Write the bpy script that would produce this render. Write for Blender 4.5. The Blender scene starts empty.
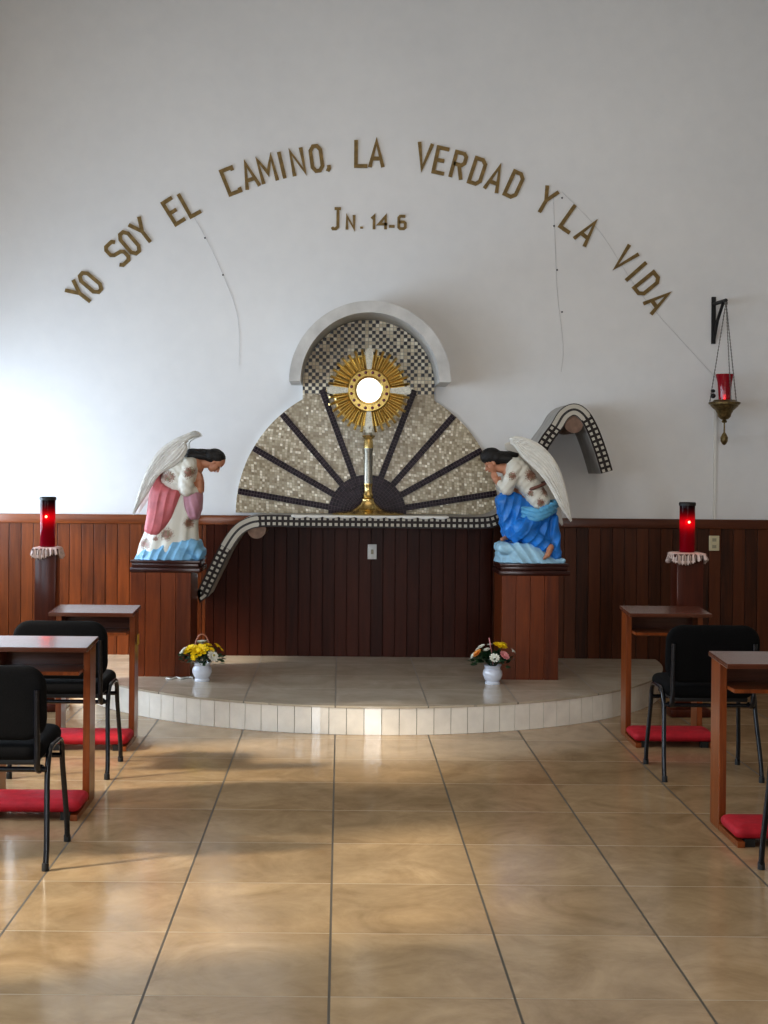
import bpy, bmesh, math, random
from mathutils import Vector, Matrix, Euler
PI = math.pi
sin, cos = math.sin, math.cos
random.seed(7)
COL = bpy.context.scene.collection

# ------------------------------------------------------------------ camera model
F = 1357.0; CX = 341.0; CY = 470.0; HC = 1.56; ROLL = 0.0085
def W(px, py, Y):
    """pixel of the photograph -> point of the place on the plane at depth Y"""
    dx, dy = px-CX, py-CY
    u = dx*cos(ROLL)+dy*sin(ROLL); v = -dx*sin(ROLL)+dy*cos(ROLL)
    return Vector((u*Y/F, Y, HC-v*Y/F))
WALL = 10.14
PH = 0.17          # platform height
AX = 0.20          # axis of the altar

# ------------------------------------------------------------------ materials
def mat(name):
    m = bpy.data.materials.new(name); m.use_nodes = True
    nt = m.node_tree; b = nt.nodes['Principled BSDF']
    return m, nt, b
def N(nt, t, **kw):
    n = nt.nodes.new(t)
    for k, v in kw.items():
        if k in n.inputs.keys(): n.inputs[k].default_value = v
        else: setattr(n, k, v)
    return n
def mth(nt, op, a, b=None, c=None):
    n = nt.nodes.new('ShaderNodeMath'); n.operation = op
    for i, v in enumerate((a, b, c)):
        if v is None: continue
        if isinstance(v, (int, float)): n.inputs[i].default_value = v
        else: nt.links.new(v, n.inputs[i])
    return n.outputs[0]
def ramp(nt, fac, stops):
    n = nt.nodes.new('ShaderNodeValToRGB'); e = n.color_ramp.elements
    while len(e) < len(stops): e.new(0.5)
    for i, (p, c) in enumerate(stops):
        e[i].position = p; e[i].color = (*c, 1)
    nt.links.new(fac, n.inputs[0]); return n.outputs[0]
def mix(nt, fac, a, b, mode='MIX'):
    n = nt.nodes.new('ShaderNodeMix'); n.data_type = 'RGBA'; n.blend_type = mode
    for i, v in ((0, fac), (6, a), (7, b)):
        if isinstance(v, (int, float)): n.inputs[i].default_value = v
        elif isinstance(v, tuple): n.inputs[i].default_value = (*v, 1)
        else: nt.links.new(v, n.inputs[i])
    return n.outputs[2]
def bump(nt, b, h, strength=0.2, dist=0.01):
    n = nt.nodes.new('ShaderNodeBump'); n.inputs['Strength'].default_value = strength
    n.inputs['Distance'].default_value = dist
    nt.links.new(h, n.inputs['Height']); nt.links.new(n.outputs[0], b.inputs['Normal'])
def noise(nt, vec, scale, detail=4, rough=.55, dist=0):
    n = nt.nodes.new('ShaderNodeTexNoise'); n.inputs['Scale'].default_value = scale
    n.inputs['Detail'].default_value = detail; n.inputs['Roughness'].default_value = rough
    n.inputs['Distortion'].default_value = dist
    if vec is not None: nt.links.new(vec, n.inputs['Vector'])
    return n.outputs['Fac']
def coords(nt, kind='Object', scale=None, loc=None):
    t = nt.nodes.new('ShaderNodeTexCoord'); o = t.outputs[kind]
    if scale or loc:
        m = nt.nodes.new('ShaderNodeMapping')
        if scale: m.inputs['Scale'].default_value = scale
        if loc: m.inputs['Location'].default_value = loc
        nt.links.new(o, m.inputs[0]); o = m.outputs[0]
    return o
def sep(nt, v):
    n = nt.nodes.new('ShaderNodeSeparateXYZ'); nt.links.new(v, n.inputs[0]); return n.outputs
def comb(nt, x, y, z=0.0):
    n = nt.nodes.new('ShaderNodeCombineXYZ')
    for i, v in enumerate((x, y, z)):
        if isinstance(v, (int, float)): n.inputs[i].default_value = v
        else: nt.links.new(v, n.inputs[i])
    return n.outputs[0]
def wnoise(nt, v):
    n = nt.nodes.new('ShaderNodeTexWhiteNoise'); n.noise_dimensions = '3D'
    nt.links.new(v, n.inputs['Vector']); return n.outputs['Value']

def simple(name, col, rough=.5, metal=0, var=.12, nscale=25, bmp=.0, coat=0, spec=.5, emit=None, estr=0):
    m, nt, b = mat(name)
    c = coords(nt)
    f = noise(nt, c, nscale)
    lo = tuple(max(0, x*(1-var)) for x in col); hi = tuple(min(1, x*(1+var)) for x in col)
    nt.links.new(ramp(nt, f, [(.3, lo), (.7, hi)]), b.inputs['Base Color'])
    b.inputs['Roughness'].default_value = rough; b.inputs['Metallic'].default_value = metal
    b.inputs['Coat Weight'].default_value = coat; b.inputs['Specular IOR Level'].default_value = spec
    if bmp: bump(nt, b, noise(nt, c, nscale*4), bmp, .003)
    if emit: b.inputs['Emission Color'].default_value = (*emit, 1); b.inputs['Emission Strength'].default_value = estr
    return m

def wood(name, dark, light, axis='Z', rough=.35, coat=.3, plank=None, px0=0.0, grain=1.0):
    m, nt, b = mat(name)
    o = coords(nt)
    sc = {'X': (1.5, 22, 22), 'Y': (22, 1.5, 22), 'Z': (22, 22, 1.5)}[axis]
    mp = nt.nodes.new('ShaderNodeMapping'); mp.inputs['Scale'].default_value = sc
    nt.links.new(o, mp.inputs[0])
    vec = mp.outputs[0]
    if plank:
        s = sep(nt, o)
        idx = mth(nt, 'FLOOR', mth(nt, 'DIVIDE', mth(nt, 'SUBTRACT', s[0], px0), plank))
        r = wnoise(nt, comb(nt, idx, 3.3, 1.7))
        va = nt.nodes.new('ShaderNodeVectorMath'); va.operation = 'ADD'
        nt.links.new(vec, va.inputs[0]); nt.links.new(comb(nt, 0.0, mth(nt, 'MULTIPLY', r, 50), mth(nt, 'MULTIPLY', r, 9)), va.inputs[1])
        vec = va.outputs[0]
    g = noise(nt, vec, 1.6*grain, 6, .6, .4)
    g2 = noise(nt, vec, 9*grain, 3, .6)
    f = mth(nt, 'ADD', mth(nt, 'MULTIPLY', g, .75), mth(nt, 'MULTIPLY', g2, .25))
    if plank:
        f = mth(nt, 'ADD', mth(nt, 'MULTIPLY', f, .78), mth(nt, 'MULTIPLY', r, .24))
    mid = tuple((a+c)/2 for a, c in zip(dark, light))
    nt.links.new(ramp(nt, f, [(.25, dark), (.5, mid), (.78, light)]), b.inputs['Base Color'])
    b.inputs['Roughness'].default_value = rough; b.inputs['Coat Weight'].default_value = coat
    b.inputs['Coat Roughness'].default_value = .15; b.inputs['Specular IOR Level'].default_value = .3
    bump(nt, b, f, .12, .003)
    return m

M = {}
# plaster wall
m, nt, b = mat('plaster'); c = coords(nt)
f = mth(nt, 'ADD', mth(nt, 'MULTIPLY', noise(nt, c, .7, 3), .7), mth(nt, 'MULTIPLY', noise(nt, c, 9, 4), .3))
nt.links.new(ramp(nt, f, [(.3, (.70, .705, .71)), (.7, (.78, .78, .775))]), b.inputs['Base Color'])
b.inputs['Roughness'].default_value = .85; bump(nt, b, noise(nt, c, 14, 6), .12, .01); M['plaster'] = m
M['plaster_dim'] = simple('dimmed_plaster', (.42, .38, .33), .85)  # for unseen walls and ceiling, darkened to cut bounced light
# floor tiles
def tilemat(name, base_lo, base_hi, offx, offy, w, d, rough, grout_x, grout_y, gw=.0035, r2=.12):
    m, nt, b = mat(name); o = coords(nt); s = sep(nt, o)
    u = mth(nt, 'DIVIDE', mth(nt, 'SUBTRACT', s[0], offx), w); v = mth(nt, 'DIVIDE', mth(nt, 'SUBTRACT', s[1], offy), d)
    iu, iv = mth(nt, 'FLOOR', u), mth(nt, 'FLOOR', v)
    fu, fv = mth(nt, 'SUBTRACT', u, iu), mth(nt, 'SUBTRACT', v, iv)
    du = mth(nt, 'MULTIPLY', mth(nt, 'MINIMUM', fu, mth(nt, 'SUBTRACT', 1, fu)), w)
    dv = mth(nt, 'MULTIPLY', mth(nt, 'MINIMUM', fv, mth(nt, 'SUBTRACT', 1, fv)), d)
    r = wnoise(nt, comb(nt, iu, iv, 0.5))
    va = nt.nodes.new('ShaderNodeVectorMath'); va.operation = 'ADD'
    nt.links.new(o, va.inputs[0]); nt.links.new(comb(nt, mth(nt, 'MULTIPLY', r, 37), mth(nt, 'MULTIPLY', r, 11), 0.0), va.inputs[1])
    n1 = noise(nt, va.outputs[0], 2.6, 5, .62, 1.2); n2 = noise(nt, va.outputs[0], 14, 5, .6, .6)
    f = mth(nt, 'ADD', mth(nt, 'ADD', mth(nt, 'MULTIPLY', n1, .75), mth(nt, 'MULTIPLY', n2, .2)), mth(nt, 'MULTIPLY', r, .10))
    col = ramp(nt, f, [(.33, base_lo), (.56, tuple((a+c)/2 for a, c in zip(base_lo, base_hi))), (.76, base_hi)])
    mu = mth(nt, 'LESS_THAN', du, gw*1.2); mv = mth(nt, 'LESS_THAN', dv, gw*.8)
    col = mix(nt, mv, col, grout_y); col = mix(nt, mu, col, grout_x)
    nt.links.new(col, b.inputs['Base Color'])
    g = mth(nt, 'MAXIMUM', mu, mv)
    ro = mth(nt, 'ADD', mth(nt, 'MULTIPLY', noise(nt, o, 3.1, 3), r2), rough)
    ro = mth(nt, 'ADD', ro, mth(nt, 'MULTIPLY', g, .5)); nt.links.new(ro, b.inputs['Roughness'])
    hh = mth(nt, 'ADD', mth(nt, 'MULTIPLY', mth(nt, 'SUBTRACT', 1, g), 1.0), mth(nt, 'MULTIPLY', noise(nt, o, 5, 2), .25))
    bump(nt, b, hh, .10, .004)
    b.inputs['Specular IOR Level'].default_value = .6
    return m
M['floor'] = tilemat('beige_floor_tile', (.275, .188, .103), (.52, .385, .235), -.022, 4.017, .55, .551, .10, (.10, .085, .065), (.36, .29, .2))
M['ptile'] = tilemat('pale_platform_tile', (.46, .40, .31), (.66, .60, .50), -.022, 4.017+.2, .55, .551, .10, (.2, .18, .15), (.38, .34, .28), r2=.1)
M['riser'] = simple('white_riser_tile', (.93, .90, .83), .06, var=.07, nscale=9, coat=1)
M['grout'] = simple('dark_grout', (.22, .2, .17), .9)
def tone(mm, spec):
    mm.node_tree.nodes['Principled BSDF'].inputs['Specular IOR Level'].default_value = spec
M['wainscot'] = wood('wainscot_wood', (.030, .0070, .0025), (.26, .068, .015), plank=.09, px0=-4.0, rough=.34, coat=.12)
M['wainscot_shade'] = wood('wainscot_wood_shaded', (.018, .0055, .0025), (.135, .038, .011), plank=.09, px0=-4.0, rough=.34, coat=.08)  # same planks, with the shade of the right side put into the colour
M['rail_shade'] = wood('rail_wood_shaded', (.05, .013, .005), (.15, .042, .013), axis='X', rough=.35)  # same rail, its right stretch coloured darker to carry the shade there
M['altarwood'] = wood('dark_shaded_altar_wood', (.022, .0055, .003), (.085, .022, .011), plank=.09, px0=-4.0, rough=.30, coat=0)  # dark varnish, with the shade under the shelf mixed into the colour
M['rail'] = wood('rail_wood', (.09, .021, .006), (.30, .085, .020), axis='X', rough=.35)
M['ped'] = wood('pedestal_wood', (.06, .012, .004), (.25, .062, .015), plank=.1, px0=-.2, rough=.3, coat=.12)
M['candleped'] = wood('candle_pedestal_wood', (.035, .007, .004), (.11, .024, .009), rough=.3)
M['kn'] = wood('kneeler_wood', (.11, .024, .007), (.34, .098, .024), axis='Z', rough=.3)
M['kntop'] = wood('kneeler_top_wood', (.065, .020, .011), (.17, .060, .032), axis='X', rough=.22, coat=.5)
M['plinth'] = wood('plinth_wood', (.02, .006, .005), (.07, .018, .012), axis='X', rough=.25)
tone(M['altarwood'], .10); tone(M['mos_dark'], .2) if 'mos_dark' in M else None; tone(M['candleped'], .15)
M['red'] = simple('red_cushion_cloth', (.40, .008, .022), .7, var=.15, nscale=30, bmp=.25)
M['black_fabric'] = simple('black_fabric', (.006, .006, .0065), .95, spec=.2, var=.4, nscale=200, bmp=.4)
M['black_metal'] = simple('black_metal', (.004, .005, .009), .25, var=.2, coat=.2)
M['black_plastic'] = simple('black_plastic', (.012, .012, .012), .5)
M['brassletter'] = simple('aged_brass', (.20, .135, .05), .42, metal=.35, var=.3, nscale=30)
M['steel'] = simple('old_steel', (.35, .34, .32), .4, metal=.8)
M['gold'] = simple('polished_gold', (.66, .50, .22), .24, metal=1, var=.12, nscale=30)
M['golddark'] = simple('engraved_gold', (.52, .37, .13), .34, metal=1, var=.35, nscale=120)
M['silver'] = simple('engraved_silver', (.40, .385, .33), .38, metal=1, var=.3, nscale=120)
M['gem'] = simple('ruby_gem', (.12, .008, .02), .1, coat=1)
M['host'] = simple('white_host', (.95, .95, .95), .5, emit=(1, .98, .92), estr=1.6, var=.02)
M['canopy'] = simple('canopy_plaster', (.56, .56, .545), .45, var=.18, nscale=6, bmp=.15)
M['ribbon'] = simple('ribbon_plaster', (.36, .345, .32), .7, var=.15, nscale=10, bmp=.2)
M['brownstone'] = simple('brown_clay', (.22, .14, .10), .7, var=.2)
M['white_plastic'] = simple('white_plastic', (.75, .75, .72), .35, var=.03)
M['ivory'] = simple('ivory_plastic', (.62, .56, .38), .4, var=.04)
M['cream_dark'] = simple('socket_slots', (.36, .33, .23), .5)
M['wire'] = simple('wire_grey', (.54, .54, .55), .6)
M['nail'] = simple('nail_dark', (.08, .08, .08), .5, metal=.6)
M['crochet'] = simple('crochet_thread', (.62, .50, .45), .9, var=.35, nscale=90, bmp=.6)
M['ceram'] = simple('white_ceramic', (.72, .76, .86), .12, var=.04, coat=.6)
M['petal_w'] = simple('white_petals', (.82, .82, .74), .6, var=.1, nscale=60)
M['petal_y'] = simple('yellow_petals', (.90, .66, .01), .6, var=.15, nscale=60)
M['petal_p'] = simple('pink_petals', (.80, .38, .40), .6, var=.15, nscale=60)
M['petal_o'] = simple('orange_petals', (.80, .33, .06), .6, var=.15, nscale=60)
M['leaf'] = simple('dark_leaves', (.015, .055, .02), .5, var=.5, nscale=30)
M['wicker'] = simple('wicker_handle', (.45, .22, .16), .7)
M['stamen'] = simple('stamen', (.40, .35, .08), .8)
M['skin'] = simple('painted_skin', (.50, .24, .145), .4, var=.08, nscale=20)
M['hair'] = simple('painted_black_hair', (.010, .009, .009), .55, var=.4, nscale=60, bmp=.5)
M['wing'] = simple('wing_white', (.70, .69, .64), .45, var=.1, nscale=18, bmp=.3)
M['wing_grey'] = simple('wing_grey', (.64, .63, .59), .5, var=.14, nscale=18, bmp=.3)
M['pink'] = simple('pink_mantle', (.52, .145, .16), .45, var=.22, nscale=12)
M['mauve'] = simple('mauve_cloth', (.50, .27, .34), .5, var=.15, nscale=12)
M['skyblue'] = simple('skyblue_cloud', (.20, .43, .64), .4, var=.18, nscale=14)
M['paleblue'] = simple('paleblue_cloud', (.36, .60, .76), .4, var=.18, nscale=14)
M['blue'] = simple('blue_robe', (.018, .20, .62), .38, var=.28, nscale=11)
M['ltblue'] = simple('lightblue_sash', (.12, .40, .66), .4, var=.2, nscale=12)
M['belt'] = simple('brown_belt', (.16, .07, .05), .6)
M['eye'] = simple('eye_dark', (.02, .015, .015), .3)
M['lip'] = simple('lip', (.42, .09, .07), .4)
M['yellow_tag'] = simple('yellow_tag', (.62, .44, .05), .35)
M['bracket'] = simple('black_iron', (.01, .01, .012), .5)
M['bronze'] = simple('aged_bronze', (.20, .15, .07), .38, metal=.8, var=.4, nscale=60)
M['chain'] = simple('chain_steel', (.16, .15, .14), .4, metal=.8)
m = M['crochet']; nt = m.node_tree; b = nt.nodes['Principled BSDF']; q = sep(nt, coords(nt))
ang = mth(nt, 'ARCTAN2', q[1], q[0]); rad = mth(nt, 'SQRT', mth(nt, 'ADD', mth(nt, 'MULTIPLY', q[0], q[0]), mth(nt, 'MULTIPLY', q[1], q[1])))
gap = mth(nt, 'MULTIPLY', mth(nt, 'GREATER_THAN', mth(nt, 'SINE', mth(nt, 'MULTIPLY', ang, 44)), .45), mth(nt, 'LESS_THAN', q[2], -.006))
gap = mth(nt, 'MULTIPLY', gap, mth(nt, 'GREATER_THAN', q[2], -.042))
nt.links.new(mix(nt, mth(nt, 'MULTIPLY', gap, .85), (.62, .50, .45), (.05, .03, .028)), b.inputs['Base Color'])
# flowered white cloth
def floral(name, base, spots, centres):
    """white painted cloth with clusters of small brown and red flowers at the given places (local x, z)"""
    m, nt, b = mat(name); o = coords(nt); q = sep(nt, o); mask = None
    for (x, z, r) in centres:
        dx = mth(nt, 'SUBTRACT', q[0], x); dz = mth(nt, 'SUBTRACT', q[2], z)
        d = mth(nt, 'DIVIDE', mth(nt, 'SQRT', mth(nt, 'ADD', mth(nt, 'MULTIPLY', dx, dx), mth(nt, 'MULTIPLY', dz, dz))), r)
        v = mth(nt, 'SUBTRACT', 1.0, d); mask = v if mask is None else mth(nt, 'MAXIMUM', mask, v)
    g = noise(nt, o, 150, 2, .7)
    f = mth(nt, 'ADD', mth(nt, 'MULTIPLY', mask, .55), g)
    sp = ramp(nt, noise(nt, o, 60, 2), [(.42, spots[0]), (.5, spots[1]), (.58, spots[2])])
    fac = ramp(nt, f, [(.68, (0, 0, 0)), (.76, (1, 1, 1))])
    fac = mth(nt, 'MULTIPLY', fac, mth(nt, 'GREATER_THAN', mask, 0.0))
    nt.links.new(mix(nt, fac, base, sp), b.inputs['Base Color']); b.inputs['Roughness'].default_value = .45
    return m
KK = .0012426
SPOT = ((.20, .11, .07), (.32, .14, .11), (.20, .17, .10))
M['floral'] = floral('white_flowered_cloth', (.66, .65, .58), SPOT, [((x-325)*KK, (765-y)*KK, r*KK) for x, y, r in ((330, 315, 48), (445, 290, 46), (325, 628, 50), (205, 682, 46), (440, 565, 42), (262, 650, 22))])
M['floral2'] = floral('white_rose_cloth', (.66, .65, .58), SPOT, [((x-385)*KK, (776-y)*KK, r*KK) for x, y, r in ((375, 300, 52), (268, 305, 34), (455, 385, 42), (425, 450, 34), (370, 400, 25))])
# glass cup of the votive lights
def redglass(name, glow):
    m, nt, b = mat(name)
    b.inputs['Base Color'].default_value = (.55, .004, .02, 1); b.inputs['Roughness'].default_value = .08
    b.inputs['Transmission Weight'].default_value = .55; b.inputs['IOR'].default_value = 1.2
    o = coords(nt); s = sep(nt, o)
    col = ramp(nt, mth(nt, 'DIVIDE', s[2], .32), [(0, (.22, .002, .02)), (.55, (.20, .002, .014)), (.74, (.03, .001, .006)), (1, (.006, .002, .004))])
    nt.links.new(col, b.inputs['Base Color'])
    if glow:
        d = mth(nt, 'DIVIDE', mth(nt, 'SUBTRACT', s[2], .195), .045)
        e = mth(nt, 'EXPONENT', mth(nt, 'MULTIPLY', mth(nt, 'MULTIPLY', d, d), -1))
        e2 = mth(nt, 'ADD', mth(nt, 'MULTIPLY', e, .38), mth(nt, 'MULTIPLY', mth(nt, 'LESS_THAN', s[2], .2), .03))
        b.inputs['Emission Color'].default_value = (1, .003, .012, 1); nt.links.new(e2, b.inputs['Emission Strength'])
    return m
M['redglass'] = redglass('red_glass', True)
m, nt, b = mat('red_cup_glass'); b.inputs['Base Color'].default_value = (.32, .004, .02, 1); b.inputs['Roughness'].default_value = .1
b.inputs['Transmission Weight'].default_value = .35; b.inputs['Emission Color'].default_value = (.8, .0, .02, 1); b.inputs['Emission Strength'].default_value = .02
M['redcup'] = m
M['flame'] = simple('flame', (1, .1, .05), .5, emit=(1, .10, .05), estr=16)
M['wax'] = simple('red_wax', (.5, .02, .03), .5, emit=(1, .01, .02), estr=.3)
m, nt, b = mat('pane_glass'); b.inputs['Base Color'].default_value = (1, 1, 1, 1); b.inputs['Roughness'].default_value = 0
tb = N(nt, 'ShaderNodeBsdfTransparent'); gl = N(nt, 'ShaderNodeBsdfGlossy'); gl.inputs['Roughness'].default_value = .02
mx = nt.nodes.new('ShaderNodeMixShader'); mx.inputs[0].default_value = .06
nt.links.new(tb.outputs[0], mx.inputs[1]); nt.links.new(gl.outputs[0], mx.inputs[2])
nt.links.new(mx.outputs[0], nt.nodes['Material Output'].inputs[0]); M['pane'] = m

# mosaics
def mosaic(name, kind):
    m, nt, b = mat(name); uv = coords(nt, 'UV'); s = sep(nt, uv)
    t = {'fan': .0200, 'arch': .0262, 'dark': .0225, 'band': .0225}[kind]
    if kind == 'fan':   # slightly turned grid
        w = noise(nt, uv, 1.6, 1)
        sx = mth(nt, 'ADD', s[0], mth(nt, 'MULTIPLY', w, .12)); sy = mth(nt, 'ADD', mth(nt, 'MULTIPLY', s[0], .12), s[1])
    else: sx, sy = s[0], s[1]
    u, v = mth(nt, 'DIVIDE', sx, t), mth(nt, 'DIVIDE', sy, t)
    iu, iv = mth(nt, 'FLOOR', u), mth(nt, 'FLOOR', v)
    fu, fv = mth(nt, 'SUBTRACT', u, iu), mth(nt, 'SUBTRACT', v, iv)
    e = mth(nt, 'MINIMUM', mth(nt, 'MINIMUM', fu, mth(nt, 'SUBTRACT', 1, fu)), mth(nt, 'MINIMUM', fv, mth(nt, 'SUBTRACT', 1, fv)))
    r = wnoise(nt, comb(nt, iu, iv, 2.0)); r2 = wnoise(nt, comb(nt, iv, iu, 5.0))
    if kind == 'fan':
        col = ramp(nt, r, [(0, (.27, .21, .13)), (.5, (.44, .37, .255)), (.85, (.60, .52, .38)), (1, (.9, .84, .70))])
        col = mix(nt, mth(nt, 'LESS_THAN', e, .06), col, (.34, .29, .21)); ro = .22
    elif kind == 'arch':
        col = ramp(nt, r, [(0, (.56, .46, .31)), (.6, (.74, .65, .48)), (1, (.90, .83, .67))])
        chk = mth(nt, 'MODULO', mth(nt, 'ABSOLUTE', mth(nt, 'ADD', iu, iv)), 2)
        bl = mth(nt, 'MULTIPLY', mth(nt, 'LESS_THAN', chk, .5), mth(nt, 'LESS_THAN', r2, .76))
        col = mix(nt, mth(nt, 'LESS_THAN', e, .07), col, (.36, .32, .25))
        inside = mth(nt, 'GREATER_THAN', e, .05)
        col = mix(nt, mth(nt, 'MULTIPLY', bl, inside), col, (.022, .016, .018)); ro = .2
    elif kind == 'dark':
        col = ramp(nt, r, [(0, (.010, .006, .009)), (1, (.032, .020, .027))])
        col = mix(nt, mth(nt, 'LESS_THAN', e, .07), col, (.11, .085, .09)); ro = .25
    else:
        v2 = mth(nt, 'SUBTRACT', mth(nt, 'MULTIPLY', mth(nt, 'ABSOLUTE', s[1]), 1), .0200)
        d1 = mth(nt, 'ABSOLUTE', v2); d2 = mth(nt, 'ABSOLUTE', mth(nt, 'SUBTRACT', mth(nt, 'MULTIPLY', mth(nt, 'FRACT', mth(nt, 'DIVIDE', s[0], .040)), .040), .020))
        sq = mth(nt, 'MULTIPLY', mth(nt, 'LESS_THAN', d1, .0105), mth(nt, 'LESS_THAN', d2, .0110))
        col = mix(nt, sq, (.030, .022, .020), (.50, .47, .40)); ro = .35
    nt.links.new(col, b.inputs['Base Color']); b.inputs['Roughness'].default_value = ro
    bump(nt, b, mth(nt, 'MINIMUM', mth(nt, 'ADD', mth(nt, 'MULTIPLY', e, 5), mth(nt, 'MULTIPLY', r, .25)), 1), .25, .003)
    return m
for k in ('fan', 'arch', 'dark', 'band'): M['mos_'+k] = mosaic('mosaic_'+k, k)
tone(M['mos_dark'], .15); tone(M['mos_band'], .25)
m, nt, b = mat('mosaic_band_long'); s = sep(nt, coords(nt, 'UV'))
d1 = mth(nt, 'ABSOLUTE', mth(nt, 'SUBTRACT', mth(nt, 'ABSOLUTE', s[1]), .0225))
col = mix(nt, mth(nt, 'LESS_THAN', d1, .0145), (.03, .025, .024), (.50, .47, .40))
nt.links.new(col, b.inputs['Base Color']); b.inputs['Roughness'].default_value = .4; M['mos_long'] = m

# ------------------------------------------------------------------ mesh helpers
def link(o, parent=None):
    COL.objects.link(o)
    if parent: o.parent = parent
    return o
def meshobj(name, verts, faces, material, parent=None, smooth=False, uvs=None, mats=None, fm=None, recalc=True):
    me = bpy.data.meshes.new(name); me.from_pydata([tuple(v) for v in verts], [], faces)
    for mm in ([material] if mats is None else mats): me.materials.append(mm)
    if uvs is not None:
        l = me.uv_layers.new(name='UVMap')
        for p in me.polygons:
            for li in p.loop_indices: l.data[li].uv = uvs[me.loops[li].vertex_index]
    if fm: 
        for p, i in zip(me.polygons, fm): p.material_index = i
    if recalc:
        bm = bmesh.new(); bm.from_mesh(me); bmesh.ops.recalc_face_normals(bm, faces=bm.faces[:]); bm.to_mesh(me); bm.free()
    if smooth:
        for p in me.polygons: p.use_smooth = True
        if smooth != 'all':
            try: me.set_sharp_from_angle(angle=math.radians(smooth if smooth is not True else 40))
            except Exception: pass
    me.update()
    return link(bpy.data.objects.new(name, me), parent)

class G:
    """collects shapes of ONE part"""
    def __init__(s): s.v = []; s.f = []; s.m = []; s.mi = 0
    def add(s, v, f):
        k = len(s.v); s.v += [Vector(x) for x in v]; s.f += [tuple(i+k for i in t) for t in f]; s.m += [s.mi]*len(f)
    def box(s, x0, x1, y0, y1, z0, z1, bev=0, mtx=None):
        if x0 > x1: x0, x1 = x1, x0
        if bev:
            bm = bmesh.new(); bmesh.ops.create_cube(bm, size=1)
            for v in bm.verts: v.co = Vector(((x0+x1)/2+v.co.x*(x1-x0), (y0+y1)/2+v.co.y*(y1-y0), (z0+z1)/2+v.co.z*(z1-z0)))
            bmesh.ops.bevel(bm, geom=bm.edges[:], offset=bev, segments=2, affect='EDGES', profile=.6)
            bm.verts.index_update(); v = [q.co.copy() for q in bm.verts]; f = [[q.index for q in t.verts] for t in bm.faces]; bm.free()
        else:
            v = [Vector((x, y, z)) for z in (z0, z1) for y in (y0, y1) for x in (x0, x1)]
            f = [(0, 2, 3, 1), (4, 5, 7, 6), (0, 1, 5, 4), (2, 6, 7, 3), (0, 4, 6, 2), (1, 3, 7, 5)]
        if mtx: v = [mtx @ q for q in v]
        s.add(v, f); return s
    def lathe(s, prof, seg=24, c=(0, 0, 0), mtx=None, sy=1):
        v = []; f = []
        for r, z in prof:
            for i in range(seg):
                a = 2*PI*i/seg; v.append(Vector((r*cos(a), r*sin(a)*sy, z)))
        n = len(prof)
        for j in range(n-1):
            for i in range(seg):
                k = (i+1) % seg; f.append((j*seg+i, j*seg+k, (j+1)*seg+k, (j+1)*seg+i))
        if prof[0][0] > 1e-6: f.append(tuple(range(seg))[::-1])
        if prof[-1][0] > 1e-6: f.append(tuple((n-1)*seg+i for i in range(seg)))
        if mtx: v = [mtx @ q for q in v]
        v = [q+Vector(c) for q in v]; s.add(v, f); return s
    def tube(s, pts, r, seg=10, flat=1, cap=True):
        pts = [Vector(p) for p in pts]; n = len(pts)
        rr = r if isinstance(r, (list, tuple)) else [r]*n
        v = []; f = []; prev = None
        for i, p in enumerate(pts):
            t = (pts[min(i+1, n-1)]-pts[max(i-1, 0)]).normalized()
            if prev is None:
                a = Vector((0, 0, 1)) if abs(t.z) < .9 else Vector((1, 0, 0)); prev = (a-t*a.dot(t)).normalized()
            else: prev = (prev-t*prev.dot(t)).normalized()
            bb = t.cross(prev)
            for k in range(seg):
                a = 2*PI*k/seg; v.append(p+(prev*cos(a)*flat+bb*sin(a))*rr[i])
        for i in range(n-1):
            for k in range(seg):
                q = (k+1) % seg; f.append((i*seg+k, i*seg+q, (i+1)*seg+q, (i+1)*seg+k))
        if cap: f.append(tuple(range(seg))[::-1]); f.append(tuple((n-1)*seg+k for k in range(seg)))
        s.add(v, f); return s
    def ell(s, c, r, rot=None, seg=20, rings=12):
        v = []; f = []
        R = rot.to_matrix() if rot else Matrix.Identity(3)
        if isinstance(r, (int, float)): r = (r, r, r)
        for j in range(1, rings):
            ph = PI*j/rings
            for i in range(seg):
                a = 2*PI*i/seg; v.append(R @ Vector((r[0]*sin(ph)*cos(a), r[1]*sin(ph)*sin(a), r[2]*cos(ph)))+Vector(c))
        top = len(v); v.append(R @ Vector((0, 0, r[2]))+Vector(c)); bot = len(v); v.append(R @ Vector((0, 0, -r[2]))+Vector(c))
        for j in range(rings-2):
            for i in range(seg):
                k = (i+1) % seg; f.append((j*seg+i, (j+1)*seg+i, (j+1)*seg+k, j*seg+k))
        for i in range(seg):
            k = (i+1) % seg; f.append((top, i, k)); f.append((bot, (rings-2)*seg+k, (rings-2)*seg+i))
        s.add(v, f); return s
    def cap(s, p0, p1, r0, r1, seg=16):
        """tapered capsule"""
        p0, p1 = Vector(p0), Vector(p1); d = (p1-p0); L = d.length; t = d/L if L else Vector((0, 0, 1))
        pts = []; rr = []
        for k in range(5): a = PI/2*(k/5); pts.append(p0-t*r0*cos(a)); rr.append(max(r0*sin(a), r0*.05))
        for k in range(5): pts.append(p0+d*k/4); rr.append(r0+(r1-r0)*k/4)
        for k in range(1, 6): a = PI/2*(k/5); pts.append(p1+t*r1*sin(a)); rr.append(max(r1*cos(a), r1*.05))
        s.tube(pts, rr, seg); return s
    def prism(s, poly, y0, y1):
        """poly in (x,z), extruded along y"""
        n = len(poly); v = [Vector((x, y0, z)) for x, z in poly]+[Vector((x, y1, z)) for x, z in poly]
        f = [tuple(range(n)), tuple(range(n, 2*n))[::-1]]+[(i, (i+1) % n, (i+1) % n+n, i+n) for i in range(n)]
        s.add(v, f); return s
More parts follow.
